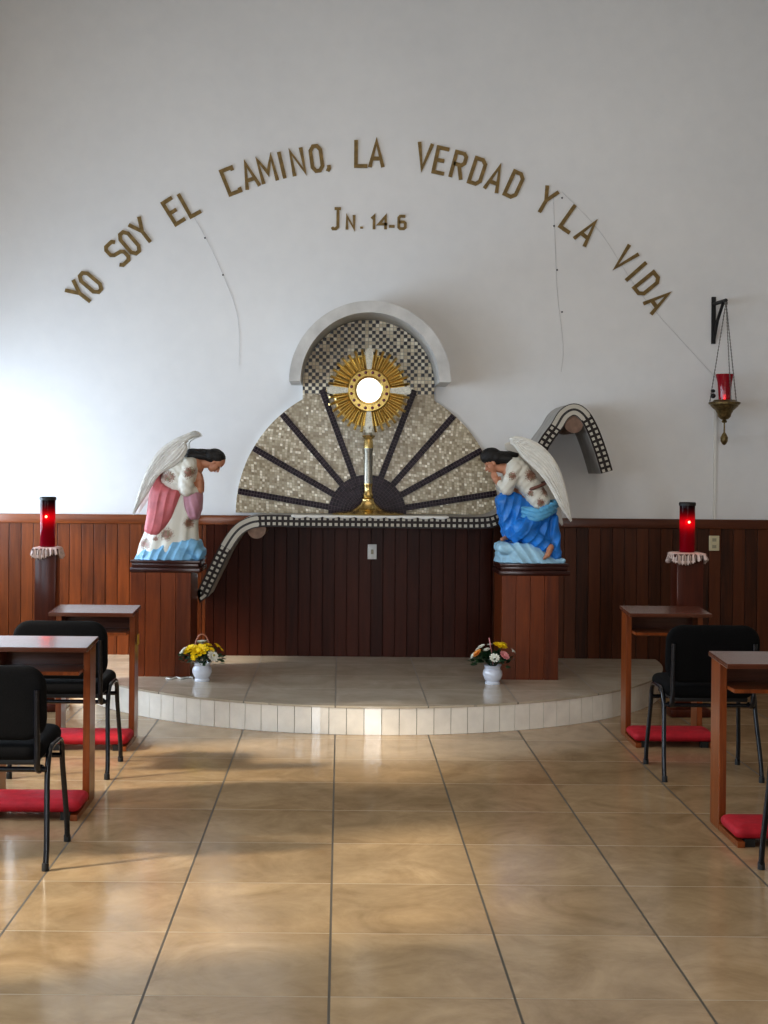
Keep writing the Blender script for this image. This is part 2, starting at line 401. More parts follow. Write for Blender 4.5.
    def slab(s, w, h, t, cr=.06, er=.02, mtx=None, dome=.0, seg=8, bend=0):
        """cushion: rounded rectangle in local xy, thickness along z, soft edges"""
        def outline(ins):
            W2, H2, c = w/2-ins, h/2-ins, max(cr-ins, .004); o = []
            for qx, qy, a0 in ((1, 1, 0), (-1, 1, PI/2), (-1, -1, PI), (1, -1, 1.5*PI)):
                for k in range(seg+1):
                    a = a0+PI/2*k/seg; o.append((qx*(W2-c)+c*cos(a), qy*(H2-c)+c*sin(a)))
            return o
        rings = []
        K = 5
        for k in range(K+1):
            a = PI/2*k/K; rings.append((er*(1-sin(a)), -t/2+er*(1-cos(a)) if False else -t/2+er-er*cos(a)))
        rings2 = [(i, -z) for i, z in rings[::-1]]
        inner = [(min(w, h)*.22, -t/2-dome*.8), ]
        allr = [(min(w, h)*.30, -t/2-dome), (min(w, h)*.12, -t/2-dome*.6)]+rings+rings2+[(min(w, h)*.12, t/2+dome*.6), (min(w, h)*.30, t/2+dome)]
        v = []; f = []; n = None
        for ins, z in allr:
            o = outline(ins); n = len(o); v += [Vector((x, y, z+bend*((2*x/w)**2))) for x, y in o]
        for j in range(len(allr)-1):
            for i in range(n):
                k = (i+1) % n; f.append((j*n+i, j*n+k, (j+1)*n+k, (j+1)*n+i))
        f.append(tuple(range(n))[::-1]); f.append(tuple((len(allr)-1)*n+i for i in range(n)))
        if mtx: v = [mtx @ q for q in v]
        s.add(v, f); return s
    def build(s, name, material, parent=None, smooth=True, mats=None, loc=None):
        o = meshobj(name, s.v, s.f, material, parent, smooth, mats=mats, fm=s.m if mats else None)
        if loc: o.location = loc
        return o

def tag(o, label, cat, group=None, kind=None):
    o['label'] = label; o['category'] = cat
    if group: o['group'] = group
    if kind: o['kind'] = kind
    return o
def thing(name, label, cat, loc=(0, 0, 0), rz=0, group=None):
    o = bpy.data.objects.new(name, None); o.empty_display_size = .05; COL.objects.link(o)
    o.location = loc; o.rotation_euler = (0, 0, rz); return tag(o, label, cat, group)
def struct(o): o['kind'] = 'structure'; return o
def copy_tree(o, parent=None):
    c = o.copy(); COL.objects.link(c)
    if parent: c.parent = parent
    for ch in list(o.children): copy_tree(ch, c)
    return c
def smoothpath(pts, n=8):
    pts = [Vector(p) for p in pts]; out = []
    for i in range(len(pts)-1):
        p0 = pts[max(i-1, 0)]; p1 = pts[i]; p2 = pts[i+1]; p3 = pts[min(i+2, len(pts)-1)]
        for k in range(n):
            t = k/n; out.append(.5*((2*p1)+(p2-p0)*t+(2*p0-5*p1+4*p2-p3)*t*t+(3*p1-p0-3*p2+p3)*t**3))
    out.append(pts[-1]); return out

# ------------------------------------------------------------------ room shell
XL, XR, YB, ZC = -3.15, 3.9, -4.5, 5.7
g = G(); g.box(XL-.2, XR+.2, YB-.2, WALL+.2, -.1, 0); struct(g.build('floor', M['floor'], smooth=False))
g = G(); g.box(XL-.2, XR+.2, WALL, WALL+.2, 0, ZC); struct(g.build('wall_back', M['plaster'], smooth=False))
g = G(); g.box(XL-.2, XR+.2, YB-.2, WALL+.2, ZC, ZC+.15); struct(g.build('ceiling', M['plaster_dim'], smooth=False))
g = G(); g.box(XR, XR+.2, YB, WALL, 0, ZC); struct(g.build('wall_right', M['plaster_dim'], smooth=False))
# left wall with window openings
wins = [(8.35, 9.80, .80, 2.00), (5.6, 7.0, 1.0, 2.6), (3.4, 4.8, 1.0, 2.6), (1.0, 2.4, 1.0, 2.6), (-1.6, -.2, 1.0, 2.6)]
g = G(); ys = YB
for (a, b_, z0, z1) in sorted(wins):
    g.box(XL-.2, XL, ys, a, 0, ZC); g.box(XL-.2, XL, a, b_, 0, z0); g.box(XL-.2, XL, a, b_, z1, ZC); ys = b_
g.box(XL-.2, XL, ys, WALL, 0, ZC); struct(g.build('wall_left', M['plaster'], smooth=False))
for i, (a, b_, z0, z1) in enumerate(wins):
    g = G(); t = .045; x0, x1 = XL-.14, XL-.08
    g.box(x0, x1, a, a+t, z0, z1); g.box(x0, x1, b_-t, b_, z0, z1); g.box(x0, x1, a+t, b_-t, z0, z0+t); g.box(x0, x1, a+t, b_-t, z1-t, z1)
    mz = z0+(z1-z0)*.68; g.box(x0, x1, a+t, b_-t, mz-.02, mz+.02)
    for q in (1, 2): y = a+(b_-a)*q/3; g.box(x0, x1, y-.015, y+.015, z0+t, mz-.02); g.box(x0, x1, y-.015, y+.015, mz+.02, z1-t)
    w = struct(g.build('window_%d' % (i+1), M['white_plastic'], smooth=False))
    g = G(); g.box(XL-.112, XL-.108, a+t, b_-t, z0+t, z1-t); g.build('window_pane', M['pane'], w, smooth=False)
# rear wall with open doorway
g = G(); dx0, dx1, dz = -.35, 1.35, 3.1
g.box(XL, dx0, YB-.2, YB, 0, ZC); g.box(dx1, XR, YB-.2, YB, 0, ZC); g.box(dx0, dx1, YB-.2, YB, dz, ZC); struct(g.build('wall_rear', M['plaster_dim'], smooth=False))
g = G(); g.box(dx0, dx0+.07, YB-.16, YB+.02, 0, dz); g.box(dx1-.07, dx1, YB-.16, YB+.02, 0, dz); g.box(dx0+.07, dx1-.07, YB-.16, YB+.02, dz-.07, dz)
struct(g.build('door_1', M['rail'], smooth=False))

# wainscot: planks + rail  (altar stretch darker)
zt = 1.215
def planks(x0, x1, z1, y, name, material, th=.02):
    g = G(); p = .09; k = math.floor((x0+4.0)/p)
    while -4.0+k*p < x1-1e-4:
        a, c = max(x0, -4.0+k*p)+.0018, min(x1, -4.0+(k+1)*p)-.0018
        if c-a > .004: g.box(a, c, y-th, y, 0, z1, bev=.0025 if c-a > .02 else 0)
        k += 1
    g.box(x0, x1, y-.006, y, 0, z1-.002)
    return struct(g.build(name, material, smooth=False))
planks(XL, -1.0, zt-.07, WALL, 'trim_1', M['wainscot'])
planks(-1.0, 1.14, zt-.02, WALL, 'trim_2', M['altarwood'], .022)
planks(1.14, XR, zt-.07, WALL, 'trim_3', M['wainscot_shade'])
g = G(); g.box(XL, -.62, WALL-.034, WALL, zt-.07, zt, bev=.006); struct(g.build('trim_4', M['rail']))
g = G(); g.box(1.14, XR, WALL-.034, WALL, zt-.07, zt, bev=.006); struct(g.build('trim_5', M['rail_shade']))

# platform
R = 2.15
g = G(); n = 96; v = []; f = []
arc = [(AX-R*cos(PI*i/n), WALL-R*sin(PI*i/n)) for i in range(n+1)]
rr = R-.012
v = [Vector((x, y, z)) for z in (0, PH-.012) for x, y in [(AX-rr*cos(PI*i/n), WALL-.025-(rr-.03)*sin(PI*i/n)) for i in range(n+1)]]
m_ = n+1
f = [tuple(range(m_)), tuple(range(m_, 2*m_))[::-1]]+[(i, i+1, i+1+m_, i+m_) for i in range(n)]+[(n, 0, m_, n+m_)]
g.add(v, f); plat = struct(g.build('altar_platform', M['grout'], smooth=False))
g = G(); r3 = R+.004
o_ = [(AX-r3*cos(PI*i/n), WALL-.023-(r3-.023)*sin(PI*i/n)) for i in range(n+1)]
v = [Vector((x, y, z)) for z in (PH-.012, PH) for x, y in o_]
g.add(v, f); g.build('tile_top', M['ptile'], plat, smooth=False)
# riser tiles
g = G(); nt_ = 65; ga = .0016
for i in range(nt_):
    a0, a1 = PI*i/nt_+ga/2, PI*(i+1)/nt_-ga/2; vv = []
    for rad in (R-.014, R):
        for z in (0.001, PH-.013):
            for a in (a0, (a0+a1)/2, a1): vv.append(Vector((AX-rad*cos(a), WALL-.023-(rad-.023)*sin(a), z)))
    # index: rad*6+z*3+a
    ff = [(6, 7, 10, 9), (7, 8, 11, 10), (0, 3, 4, 1), (1, 4, 5, 2), (0, 6, 9, 3), (2, 5, 11, 8), (3, 9, 10, 4), (4, 10, 11, 5), (0, 1, 7, 6), (1, 2, 8, 7)]
    g.add(vv, ff)
g.build('riser_tiles', M['riser'], plat, smooth=False)

# ------------------------------------------------------------------ mosaic reredos
FC = W(367, 515, WALL); fx, fz = FC.x, 1.236
FR = 131/133.8
LC = W(368.5, 386, WALL); lx, lz = LC.x, LC.z; LR = .49
ret = thing('mosaic_backdrop', 'tall beige mosaic fan with dark radiating stripes rising behind the altar shelf', 'mosaic', (fx, WALL, fz))
def L2(x, z): return (x-fx, z-fz)
# lower fan (half disc) as grid polygon w/ uv
def flatpanel(name, poly, y0, y1, material, parent, side=None, uvf=None):
    nn = len(poly); vv = [(x, y0, z) for x, z in poly]+[(x, y1, z) for x, z in poly]
    ff = [tuple(range(nn))[::-1]]+[(i, (i+1) % nn, (i+1) % nn+nn, i+nn) for i in range(nn)]
    uvs = [(x, z) if uvf is None else uvf(x, z) for x, z in poly]*2
    return meshobj(name, vv, ff, material, parent, uvs=uvs, mats=[material, side or material], fm=[0]+[1]*nn)
poly = [(FR*cos(PI*i/64), FR*sin(PI*i/64)) for i in range(65)]
flatpanel('fan_panel', poly, -.03, 0, M['mos_fan'], ret, M['white_plastic'])
dx_, dz_ = lx-fx, lz-fz
poly = [(dx_-LR, dz_-.30), (dx_-LR, dz_)]+[(dx_-LR*cos(PI*i/40), dz_+LR*sin(PI*i/40)) for i in range(1, 40)]+[(dx_+LR, dz_), (dx_+LR, dz_-.30)]
# arch lobe: lower part beige, upper part chequered, parted by a shallow curve
lob = [(dx_-LR, dz_-.30), (dx_-LR, dz_-.06), (dx_-LR+.13, dz_-.07), (dx_, dz_-.16), (dx_+LR-.13, dz_-.07), (dx_+LR, dz_-.06), (dx_+LR, dz_-.30)]
flatpanel('neck_panel', lob, -.034, 0, M['mos_fan'], ret, M['white_plastic'])
up = [(dx_-LR, dz_-.06), (dx_-LR, dz_)]+[(dx_-LR*cos(PI*i/40), dz_+LR*sin(PI*i/40)) for i in range(1, 40)]+[(dx_+LR, dz_), (dx_+LR, dz_-.06), (dx_+LR-.13, dz_-.07), (dx_, dz_-.16), (dx_-LR+.13, dz_-.07)]
flatpanel('arch_panel', up, -.036, 0, M['mos_arch'], ret, M['white_plastic'])
for k, deg in enumerate((9.5, 29.5, 49, 69.5, 110.5, 131, 150.5, 170.5)):
    a = math.radians(deg); d = Vector((cos(a), sin(a))); q = Vector((-sin(a), cos(a))); w2 = .0225
    r0, r1 = .28, FR-.004
    if abs(deg-90) < 25: r1 = .985
    P = [d*r0-q*w2, d*r1-q*w2, d*r1+q*w2, d*r0+q*w2]
    flatpanel('mosaic_ray', [(p.x, p.y) for p in P], -.042, -.03, M['mos_dark'], ret, uvf=lambda x, z, d=d, q=q: (d.x*x+d.y*z, q.x*x+q.y*z+.0225))
# centre half disc in concentric rows
vv = []; ff = []; uvs = []; NR, NA = 6, 40
for j in range(NR+1):
    for i in range(NA+1):
        a = PI*i/NA; r = .29*j/NR; vv.append((r*cos(a), -.046, r*sin(a))); uvs.append((a*.2, r+.0001))
for j in range(NR):
    for i in range(NA): ff.append((j*(NA+1)+i, j*(NA+1)+i+1, (j+1)*(NA+1)+i+1, (j+1)*(NA+1)+i))
meshobj('half_disc', vv, ff, M['mos_dark'], ret, uvs=uvs)
# arched canopy
vv = []; ff = []; n = 48; pr = .50; ri, ro = LR+.004, LR+.085
for i in range(n+1):
    a = PI*i/n
    for (r, y) in ((ri, 0), (ri, -pr), (ro, -pr), (ro, 0)): vv.append((dx_-r*cos(a), y, dz_+r*sin(a)))
for i in range(n):
    for k in range(4): q = (k+1) % 4; ff.append((i*4+k, i*4+q, (i+1)*4+q, (i+1)*4+k))
ff += [(0, 1, 2, 3), tuple(n*4+k for k in (3, 2, 1, 0))]
can = meshobj('arched_canopy', vv, ff, M['canopy'], ret, smooth=30); can['label'] = 'grey plaster arched hood over the mosaic'

# ------------------------------------------------------------------ altar shelf ribbon
RY = WALL-.49
ctr = [(201, 597), (212.8, 573), (225.6, 547.4), (236.5, 531.5), (247.5, 524), (262, 521), (300, 521.3), (370, 522), (440, 522.8), (480, 523), (497, 520), (512, 509), (524, 488), (534, 466), (544, 444), (556, 427), (564, 414.5), (573.7, 409.5), (583, 414), (591.5, 427.3), (600, 449.3), (606.8, 472)]
cp = smoothpath([W(x, y, RY) for x, y in ctr], 6)
th = .043
shelf = thing('altar_shelf', 'wavy plaster altar shelf edged with black and white mosaic squares', 'altar shelf', (AX, RY, 1.1))
org = Vector((AX, RY, 1.1))
left = []; right = []; us = []; u = 0
for i, p in enumerate(cp):
    t = (cp[min(i+1, len(cp)-1)]-cp[max(i-1, 0)]).normalized(); nrm = Vector((-t.z, 0, t.x))
    if i: u += (p-cp[i-1]).length
    if i == 0:
        left.append(p+Vector((-.0, 0, .06))); right.append(p+Vector((-.01, 0, -.045)))
    else: left.append(p+nrm*th); right.append(p-nrm*th)
    us.append(u)
n = len(cp)
vv = []; uvs = []; ff = []; fm = []
for i in range(n):
    l, r = left[i]-org, right[i]-org
    vv += [l, r]; uvs += [(us[i], th), (us[i], -th)]
for i in range(n-1):
    ff.append((2*i, 2*i+1, 2*i+3, 2*i+2)); uu = us[i]
    px = cp[i].x
    fm.append(1 if (W(229, 0, RY).x < px < W(262, 0, RY).x) or (W(558, 0, RY).x < px < W(588, 0, RY).x and cp[i].z > 1.7) else 0)
vv = [Vector(q)+Vector((0, -.004, 0)) for q in vv]
meshobj('mosaic_edge', vv, ff, M['mos_band'], shelf, uvs=uvs, mats=[M['mos_band'], M['mos_long']], fm=fm, recalc=False)
vv = []; ff = []
for i in range(n):
    l, r = left[i]-org, right[i]-org; d = Vector((0, WALL-.022-RY if l.z+org.z < zt else WALL-RY, 0))
    vv += [l, r, r+d, l+d]
for i in range(n-1):
    for k in range(4): q = (k+1) % 4; ff.append((i*4+k, i*4+q, (i+1)*4+q, (i+1)*4+k))
ff += [(0, 1, 2, 3), tuple((n-1)*4+k for k in (3, 2, 1, 0))]
meshobj('shelf_slab', vv, ff, M['ribbon'], shelf, smooth=25)
for (px, py, r, nm) in ((256.5, 529.5, .066, 0), (574, 423.5, .068, 1)):
    c = W(px, py, RY)-org; g = G()
    g.lathe([(0, 0), (r, 0), (r, .43), (0, .43)], 28, (c.x, .006, c.z), Matrix.Rotation(-PI/2, 4, 'X'))
    g.build('round_support', M['brownstone'], shelf, smooth=30)

# ------------------------------------------------------------------ monstrance
my = WALL-.27; mc = W(369, 390.5, my); mb = Vector((mc.x, my, 1.2385))
mon = thing('monstrance', 'gold sunburst monstrance with a bright white host, standing on the altar shelf', 'monstrance', mb)
k_ = my/F
g = G(); prof = [(0, 0), (.26, 0), (.262, .006), (.24, .014), (.15, .022), (.095, .045), (.06, .075), (.042, .10), (.045, .112), (.03, .125)]
g.lathe(prof, 40, (0, 0, 0), sy=.62); g.build('base', M['gold'], mon)
H = mc.z-mb.z
g = G(); g.lathe([(.0, .12), (.034, .122), (.040, .14), (.030, .16), (.028, .20), (.033, .215), (.033, .225), (.0, .225)], 24); g.build('lower_stem', M['gold'], mon)
g = G(); g.lathe([(0, .225), (.031, .225), (.030, .46), (.034, .47), (.034, .48), (0, .48)], 24); g.build('column', M['silver'], mon)
g = G(); g.lathe([(0, .48), (.036, .482), (.034, .53), (.028, .545), (.045, .565), (.048, .575), (0, .577)], 24); g.build('capital', M['gold'], mon)
g = G(); g.lathe([(0, .575), (.028, .577), (.020, .60), (.026, .64), (0, .645)], 20); g.build('neck', M['silver'], mon)
g = G(); g.mi = 0; nr = 72; rng = random.Random(3)
for i in range(nr):
    a = 2*PI*i/nr
    r1 = .305 if i % 2 == 0 else .262
    r1 *= rng.uniform(.96, 1.02)
    for da, w_ in ((0, .0105 if i % 2 == 0 else .0085),):
        d = Vector((cos(a), 0, sin(a))); q = Vector((-sin(a), 0, cos(a))); r0 = .11
        p = [d*r0-q*w_*.45, d*r0+q*w_*.45, d*r1+q*w_, d*r1-q*w_, d*r0+Vector((0, -.010, 0)), d*(r1-.012)+Vector((0, -.012, 0))]
        p = [x+Vector((0, .006*(i % 2), H)) for x in p]
        g.add(p, [(0, 1, 4), (1, 2, 5, 4), (3, 0, 4, 5), (2, 3, 5), (0, 3, 2, 1)])
g.build('sunburst', M['gold'], mon, smooth=False)
for a in (0, PI/2, PI, 1.5*PI):
    g = G(); d = Vector((cos(a), 0, sin(a))); q = Vector((-sin(a), 0, cos(a))); off = Vector((0, -.022, H))
    P = [d*.135-q*.014, d*.135+q*.014, d*.27+q*.030, d*.305+q*.018, d*.305-q*.018, d*.27-q*.030]
    vv = [x+off for x in P]+[x+off+Vector((0, .012, 0)) for x in P]
    g.add(vv, [tuple(range(6)), tuple(range(6, 12))[::-1]]+[(i, (i+1) % 6, (i+1) % 6+6, i+6) for i in range(6)])
    g.build('cross_arm', M['silver'], mon, smooth=False)
g = G(); g.lathe([(.10, 0), (.262, 0), (.262, .006), (.10, .006)], 72, (0, .016, H), Matrix.Rotation(PI/2, 4, 'X')); g.build('backing_disc', M['golddark'], mon)
rx = Matrix.Rotation(PI/2, 4, 'X')
g = G(); g.lathe([(.105, -.01), (.150, -.01), (.158, .01), (.150, .028), (.105, .030), (.098, .01), (.105, -.01)], 48, (0, 0, H), rx); g.build('luna_ring', M['golddark'], mon)
for i in range(16):
    g = G(); a = 2*PI*(i+.5)/16; g.ell((.130*cos(a), -.034, H+.130*sin(a)), (.012, .008, .012), seg=10, rings=6); g.build('jewel', M['gem'], mon)
g = G(); g.lathe([(.090, 0), (.106, .0), (.108, .02), (.102, .034), (.090, .03), (.090, 0)], 40, (0, 0, H), rx); g.build('inner_ring', M['gold'], mon)
g = G(); g.lathe([(0, .005), (.091, .005), (.091, .014), (0, .016)], 40, (0, 0, H), rx); g.build('host', M['host'], mon)
# lace runner under the monstrance
g = G(); x0, x1 = -.56, .56
vv = []; ff = []; nn = 80
for i in range(nn+1):
    x = x0+(x1-x0)*i/nn
    dz = .012*abs(sin(i*PI/8)); vv += [(x, .30, .0), (x, -.012, .0), (x, -.016, -.004-dz*.0), (x, -.018, -.010-dz)]
for i in range(nn):
    for k in range(3): ff.append((4*i+k, 4*i+k+1, 4*i+5+k, 4*i+4+k))
o = meshobj('lace_runner', vv, ff, M['white_plastic'], None, smooth=True); o.location = (W(370, 515, RY).x, RY, 1.237)
sm = o.modifiers.new('s', 'SOLIDIFY'); sm.thickness = .0015
tag(o, 'white scalloped lace runner laid along the altar shelf under the monstrance', 'lace runner')

# ------------------------------------------------------------------ lettering
GL = {  # strokes in a 1 x .55 box, x -.275..275, y -.5..5
 'Y': [[(-.26, .5), (0, 0), (.26, .5)], [(0, .03), (0, -.5)]],
 'O': 'loop', 'S': [[(.24, .36), (.15, .46), (-.15, .46), (-.24, .36), (-.24, .12), (-.14, .03), (.14, -.03), (.24, -.12), (.24, -.36), (.15, -.46), (-.15, -.46), (-.24, -.36)]],
 'E': [[(.24, .46), (-.2, .46), (-.2, -.46), (.24, -.46)], [(-.2, 0), (.14, 0)]],
 'L': [[(-.2, .5), (-.2, -.46), (.26, -.46)]],
 'C': [[(.24, .34), (.24, .46), (-.2, .46), (-.2, -.46), (.24, -.46), (.24, -.34)]],
 'A': [[(-.26, -.5), (0, .46), (.26, -.5)], [(-.16, -.18), (.16, -.18)]],
 'M': [[(-.28, -.5), (-.28, .42), (0, -.15), (.28, .42), (.28, -.5)]],
 'I': [[(0, .5), (0, -.5)]],
 'N': [[(-.22, -.5), (-.22, .42), (.22, -.42), (.22, .5)]],
 'V': [[(-.26, .5), (0, -.46), (.26, .5)]],
 'R': [[(-.2, -.5), (-.2, .46), (.12, .46), (.22, .36), (.22, .12), (.12, .02), (-.2, .02)], [(.02, .02), (.24, -.5)]],
 'D': [[(-.2, -.46), (-.2, .46), (.08, .46), (.22, .32), (.22, -.32), (.08, -.46), (-.2, -.46)]],
 ',': [[(.02, .08), (.02, -.04), (-.06, -.16)]], '.': [[(0, .02), (0, -.07)]], '-': [[(-.16, 0), (.16, 0)]],
 'J': [[(-.12, .5), (.26, .5)], [(.08, .5), (.08, -.36), (-.04, -.46), (-.2, -.46), (-.26, -.38)]],
 '1': [[(-.16, .28), (0, .46), (0, -.5)]],
 '4': [[(.2, -.5), (.2, .46), (-.24, -.12), (.32, -.12)]],
 '6': [[(.22, .46), (-.12, .46), (-.22, .34), (-.22, -.36), (-.12, -.46), (.12, -.46), (.22, -.36), (.22, -.06), (.12, .04), (-.2, .04)]],
}
GL['O'] = [[(-.2, .3), (-.2, -.3), (-.08, -.46), (.08, -.46), (.2, -.3), (.2, .3), (.08, .46), (-.08, .46), (-.2, .3)]]
def glyph(ch, h, wx, sw, depth):
    """flat bars with mitred joins -> one mesh"""
    g = G()
    for si, st in enumerate(GL[ch]):
        depth += .0012*min(si, 1)
        P = [Vector((x*h*wx, 0, y*h)) for x, y in st]
        closed = (P[0]-P[-1]).length < 1e-6; n = len(P); L = []; Rr = []
        for i, p in enumerate(P):
            if closed: a = P[(i-1) % (n-1)] if i not in (0, n-1) else P[n-2]; c = P[(i+1) % n] if i < n-1 else P[1]
            else: a = P[i-1] if i else None; c = P[i+1] if i < n-1 else None
            d1 = (p-a).normalized() if a is not None else None; d2 = (c-p).normalized() if c is not None else None
            if d1 is None: d1 = d2
            if d2 is None: d2 = d1
            n1 = Vector((-d1.z, 0, d1.x)); n2 = Vector((-d2.z, 0, d2.x)); m = (n1+n2).normalized()
            s = sw/2/max(m.dot(n1), .45); L.append(p+m*s); Rr.append(p-m*s)
        v = []; f = []
        for l, r in zip(L, Rr): v += [l+Vector((0, -depth, 0)), r+Vector((0, -depth, 0)), r, l]
        for i in range(n-1):
            for k in range(4): q = (k+1) % 4; f.append((i*4+k, i*4+q, (i+1)*4+q, (i+1)*4+k))
        if not closed: f += [(0, 1, 2, 3), tuple((n-1)*4+k for k in (3, 2, 1, 0))]
        g.add(v, f)
    return g
ORD = ['first', 'second', 'third', 'fourth', 'fifth', 'sixth']
words = [
 ('YO', [(79.8, 293.5), (90.6, 282.7)]),
 ('SOY', [(117.4, 253.6), (129.6, 243.0), (142.2, 231.6)]),
 ('EL', [(173.6, 211.4), (189.3, 203.6)]),
 ('CAMINO,', [(230.3, 181.3), (249.2, 175.1), (267.0, 169.3), (281.8, 165.3), (297.6, 162.0), (316.4, 158.6), (328.5, 167.3)]),
 ('LA', [(361, 153.8), (376.4, 153.8)]),
 ('VERDAD', [(423.8, 156.5), (440.7, 160.7), (458.3, 165.3), (477.3, 171.5), (495.2, 178.3), (514, 184.8)]),
 ('Y', [(546.0, 200.6)]),
 ('LA', [(571.3, 219.2), (587.3, 232.0)]),
 ('VIDA', [(624.2, 259.0), (635.9, 271.6), (646.8, 283.9), (658.0, 301.2)]),
]
pm = WALL/F
for wi, (wd, ps) in enumerate(words):
    full = wd.strip(',')
    for i, (ch, (px, py)) in enumerate(zip(wd, ps)):
        p = W(px, py, WALL)
        ang = math.atan2(px-367, 515-py)
        if full == 'LA' and wi == 4: ang = .0
        hh = 27*pm if ch != ',' else 25*pm
        o = glyph(ch, hh, .93, 3.7*pm, .010).build('comma' if ch == ',' else 'wall_letter', M['brassletter'], None, smooth=False)
        o.location = (p.x, WALL, p.z); o.rotation_euler = (0, ang, 0)
        wdd = {4: 'the upper word LA at the crown of the arch', 7: 'the lower word LA before VIDA'}.get(wi, 'the word %s in the arched motto' % full)
        if ch == ',': tag(o, 'small brass comma after the word CAMINO in the arched motto', 'punctuation')
        elif wd == 'Y': tag(o, 'brass capital Y standing alone between VERDAD and LA', 'letter', 'brass letters of the arched motto')
        else: tag(o, 'brass capital %s, %s letter of %s' % (ch, ORD[i], wdd), 'letter', 'brass letters of the arched motto')
for (ch, px, py, h, lab, nm) in (('J', 336.5, 219.3, 21, 'taller brass J opening the small verse reference under the arch', 'wall_letter'), ('N', 350.5, 222.4, 14.5, 'small brass N beside the J of the verse reference', 'wall_letter'),
        ('.', 361.5, 227.2, 22, 'small brass full stop after JN', 'full_stop'), ('1', 374, 222.6, 13.5, 'small brass numeral 1 of the verse reference', 'wall_numeral'), ('4', 382.5, 222.6, 13.5, 'small brass numeral 4 of the verse reference', 'wall_numeral'),
        ('-', 391.8, 226.5, 16, 'small brass dash between the numerals 4 and 6', 'dash_mark'), ('6', 402, 222.6, 13.5, 'small brass numeral 6 ending the verse reference', 'wall_numeral')):
    p = W(px, py, WALL); o = glyph(ch, h*pm, 1.1 if ch not in 'J' else .8, 2.8*pm, .008).build(nm, M['brassletter'], None, smooth=False); o.location = (p.x, WALL, p.z)
    tag(o, lab, 'letter' if nm == 'wall_letter' else 'numeral' if nm == 'wall_numeral' else 'punctuation', 'brass signs of the verse reference')

# ------------------------------------------------------------------ wires, conduit, outlets
def wirething(name, pts, r, material, label, cat, y=WALL-.004, nails=()):
    P = [W(x, yy, WALL) for x, yy in pts]
    P = [Vector((p.x, y, p.z)) for p in P]
    o = bpy.data.objects.new(name, None); COL.objects.link(o); o.location = P[0]; tag(o, label, cat)
    g = G(); g.tube([p-P[0] for p in smoothpath(P, 4)], r, 6); g.build('cord', material, o)
    for (x, yy) in nails:
        q = W(x, yy, WALL); g = G(); g.ell(Vector((q.x, WALL-.004, q.z))-P[0], (.007, .006, .007), seg=8, rings=6); g.build('nail', M['nail'], o)
    return o
wirething('wall_wire', [(553, 192), (555, 240), (557, 290), (563, 345), (561, 372)], .0014, M['wire'], 'thin grey wire hanging from the lone letter Y down the white wall', 'wire', nails=[(554, 226), (557, 270), (562, 312)])
wirething('wall_wire', [(562, 192), (600, 232), (640, 293), (690, 350), (716, 378)], .0014, M['wire'], 'thin grey cable slanting across the wall to the hanging lamp', 'wire', nails=[(562, 198)])
wirething('wall_wire', [(194, 217), (207, 240), (224, 277), (238, 318), (239, 365)], .0011, M['wire'], 'thin grey wire trailing down the wall below the word EL', 'wire', nails=[(205, 238), (223, 275)])
g = G(); p0 = W(714, 400, WALL); p1 = W(714, 520, WALL)
g.box(-.010, .010, -.014, 0, 0, p0.z-zt); o = g.build('cable_channel', M['white_plastic'], None, smooth=False); o.location = (p1.x, WALL, zt)
tag(o, 'narrow white cable channel running up the wall to the hanging lamp', 'cable channel')
def outlet(px, py, w, h, mt, label, cat, two):
    p = W(px, py, WALL); t = thing('wall_outlet' if two else 'light_switch', label, cat, (p.x, WALL-.022, p.z))
    g = G(); g.box(-w/2, w/2, -.012, 0, -h/2, h/2, bev=.004); g.build('cover_plate', mt, t)
    g = G()
    if two:
        for s_ in (-1, 1): g = G(); g.box(-.015, .015, -.015, -.011, s_*h*.22-.012, s_*h*.22+.012); g.build('socket', M['cream_dark'], t, smooth=False)
    else: g.box(-.009, .009, -.02, -.011, -.017, .017); g.build('toggle', M['cream_dark'], t, smooth=False)
outlet(372, 551.5, .068, .112, M['white_plastic'], 'white switch plate on the dark panelling under the altar shelf', 'switch', False)
outlet(713, 543, .078, .112, M['ivory'], 'ivory double socket on the panelling beside the right red candle', 'outlet', True)

# ------------------------------------------------------------------ hanging sanctuary lamp
ly = WALL-.24
wb = thing('wall_bracket', 'black iron triangular bracket fixed high on the right of the wall', 'bracket', W(714, 300, WALL))
o0 = W(714, 300, WALL)
def Lb(px, py, y): q = W(px, py, y); return q-o0
g = G(); a = Lb(713.5, 297, WALL); c = Lb(713.5, 344, WALL); g.box(a.x-.016, a.x+.016, a.y-.012, a.y, c.z, a.z, bev=.003); g.build('wall_plate', M['bracket'], wb, smooth=False)
tipz = a.z-.015; tip = Vector((W(726, 303, ly).x-o0.x, ly-o0.y, W(726, 303, ly).z-o0.z+.02))
g = G(); g.tube([(a.x, 0, tip.z+.0), tip], .014, 8); g.build('arm', M['bracket'], wb)
g = G(); g.tube([(c.x, -.01, c.z+.03), (c.x+(tip.x-c.x)*.4, -.07, c.z+.17), (tip.x-.01, tip.y+.03, tip.z-.01)], .012, 8); g.build('brace', M['bracket'], wb)
tipw = tip+o0
lamp = thing('hanging_lamp', 'bronze sanctuary lamp with a red glass cup hanging on chains from the black bracket', 'hanging lamp', (W(724.5, 400, ly).x, ly, W(724, 400, ly).z))
lo_ = Vector(lamp.location)
mp_ = ly/F
g = G(); rim = [(0, -.165), (.016, -.165), (.02, -.155), (.012, -.145), (.030, -.138), (.046, -.120), (.050, -.100), (.060, -.085), (.062, -.078), (.080, -.062), (.098, -.045), (.100, -.038), (.112, -.030), (.114, -.018), (.085, -.01), (.075, .0), (.0, .0)]
g.lathe(rim, 28); g.build('bowl', M['bronze'], lamp)
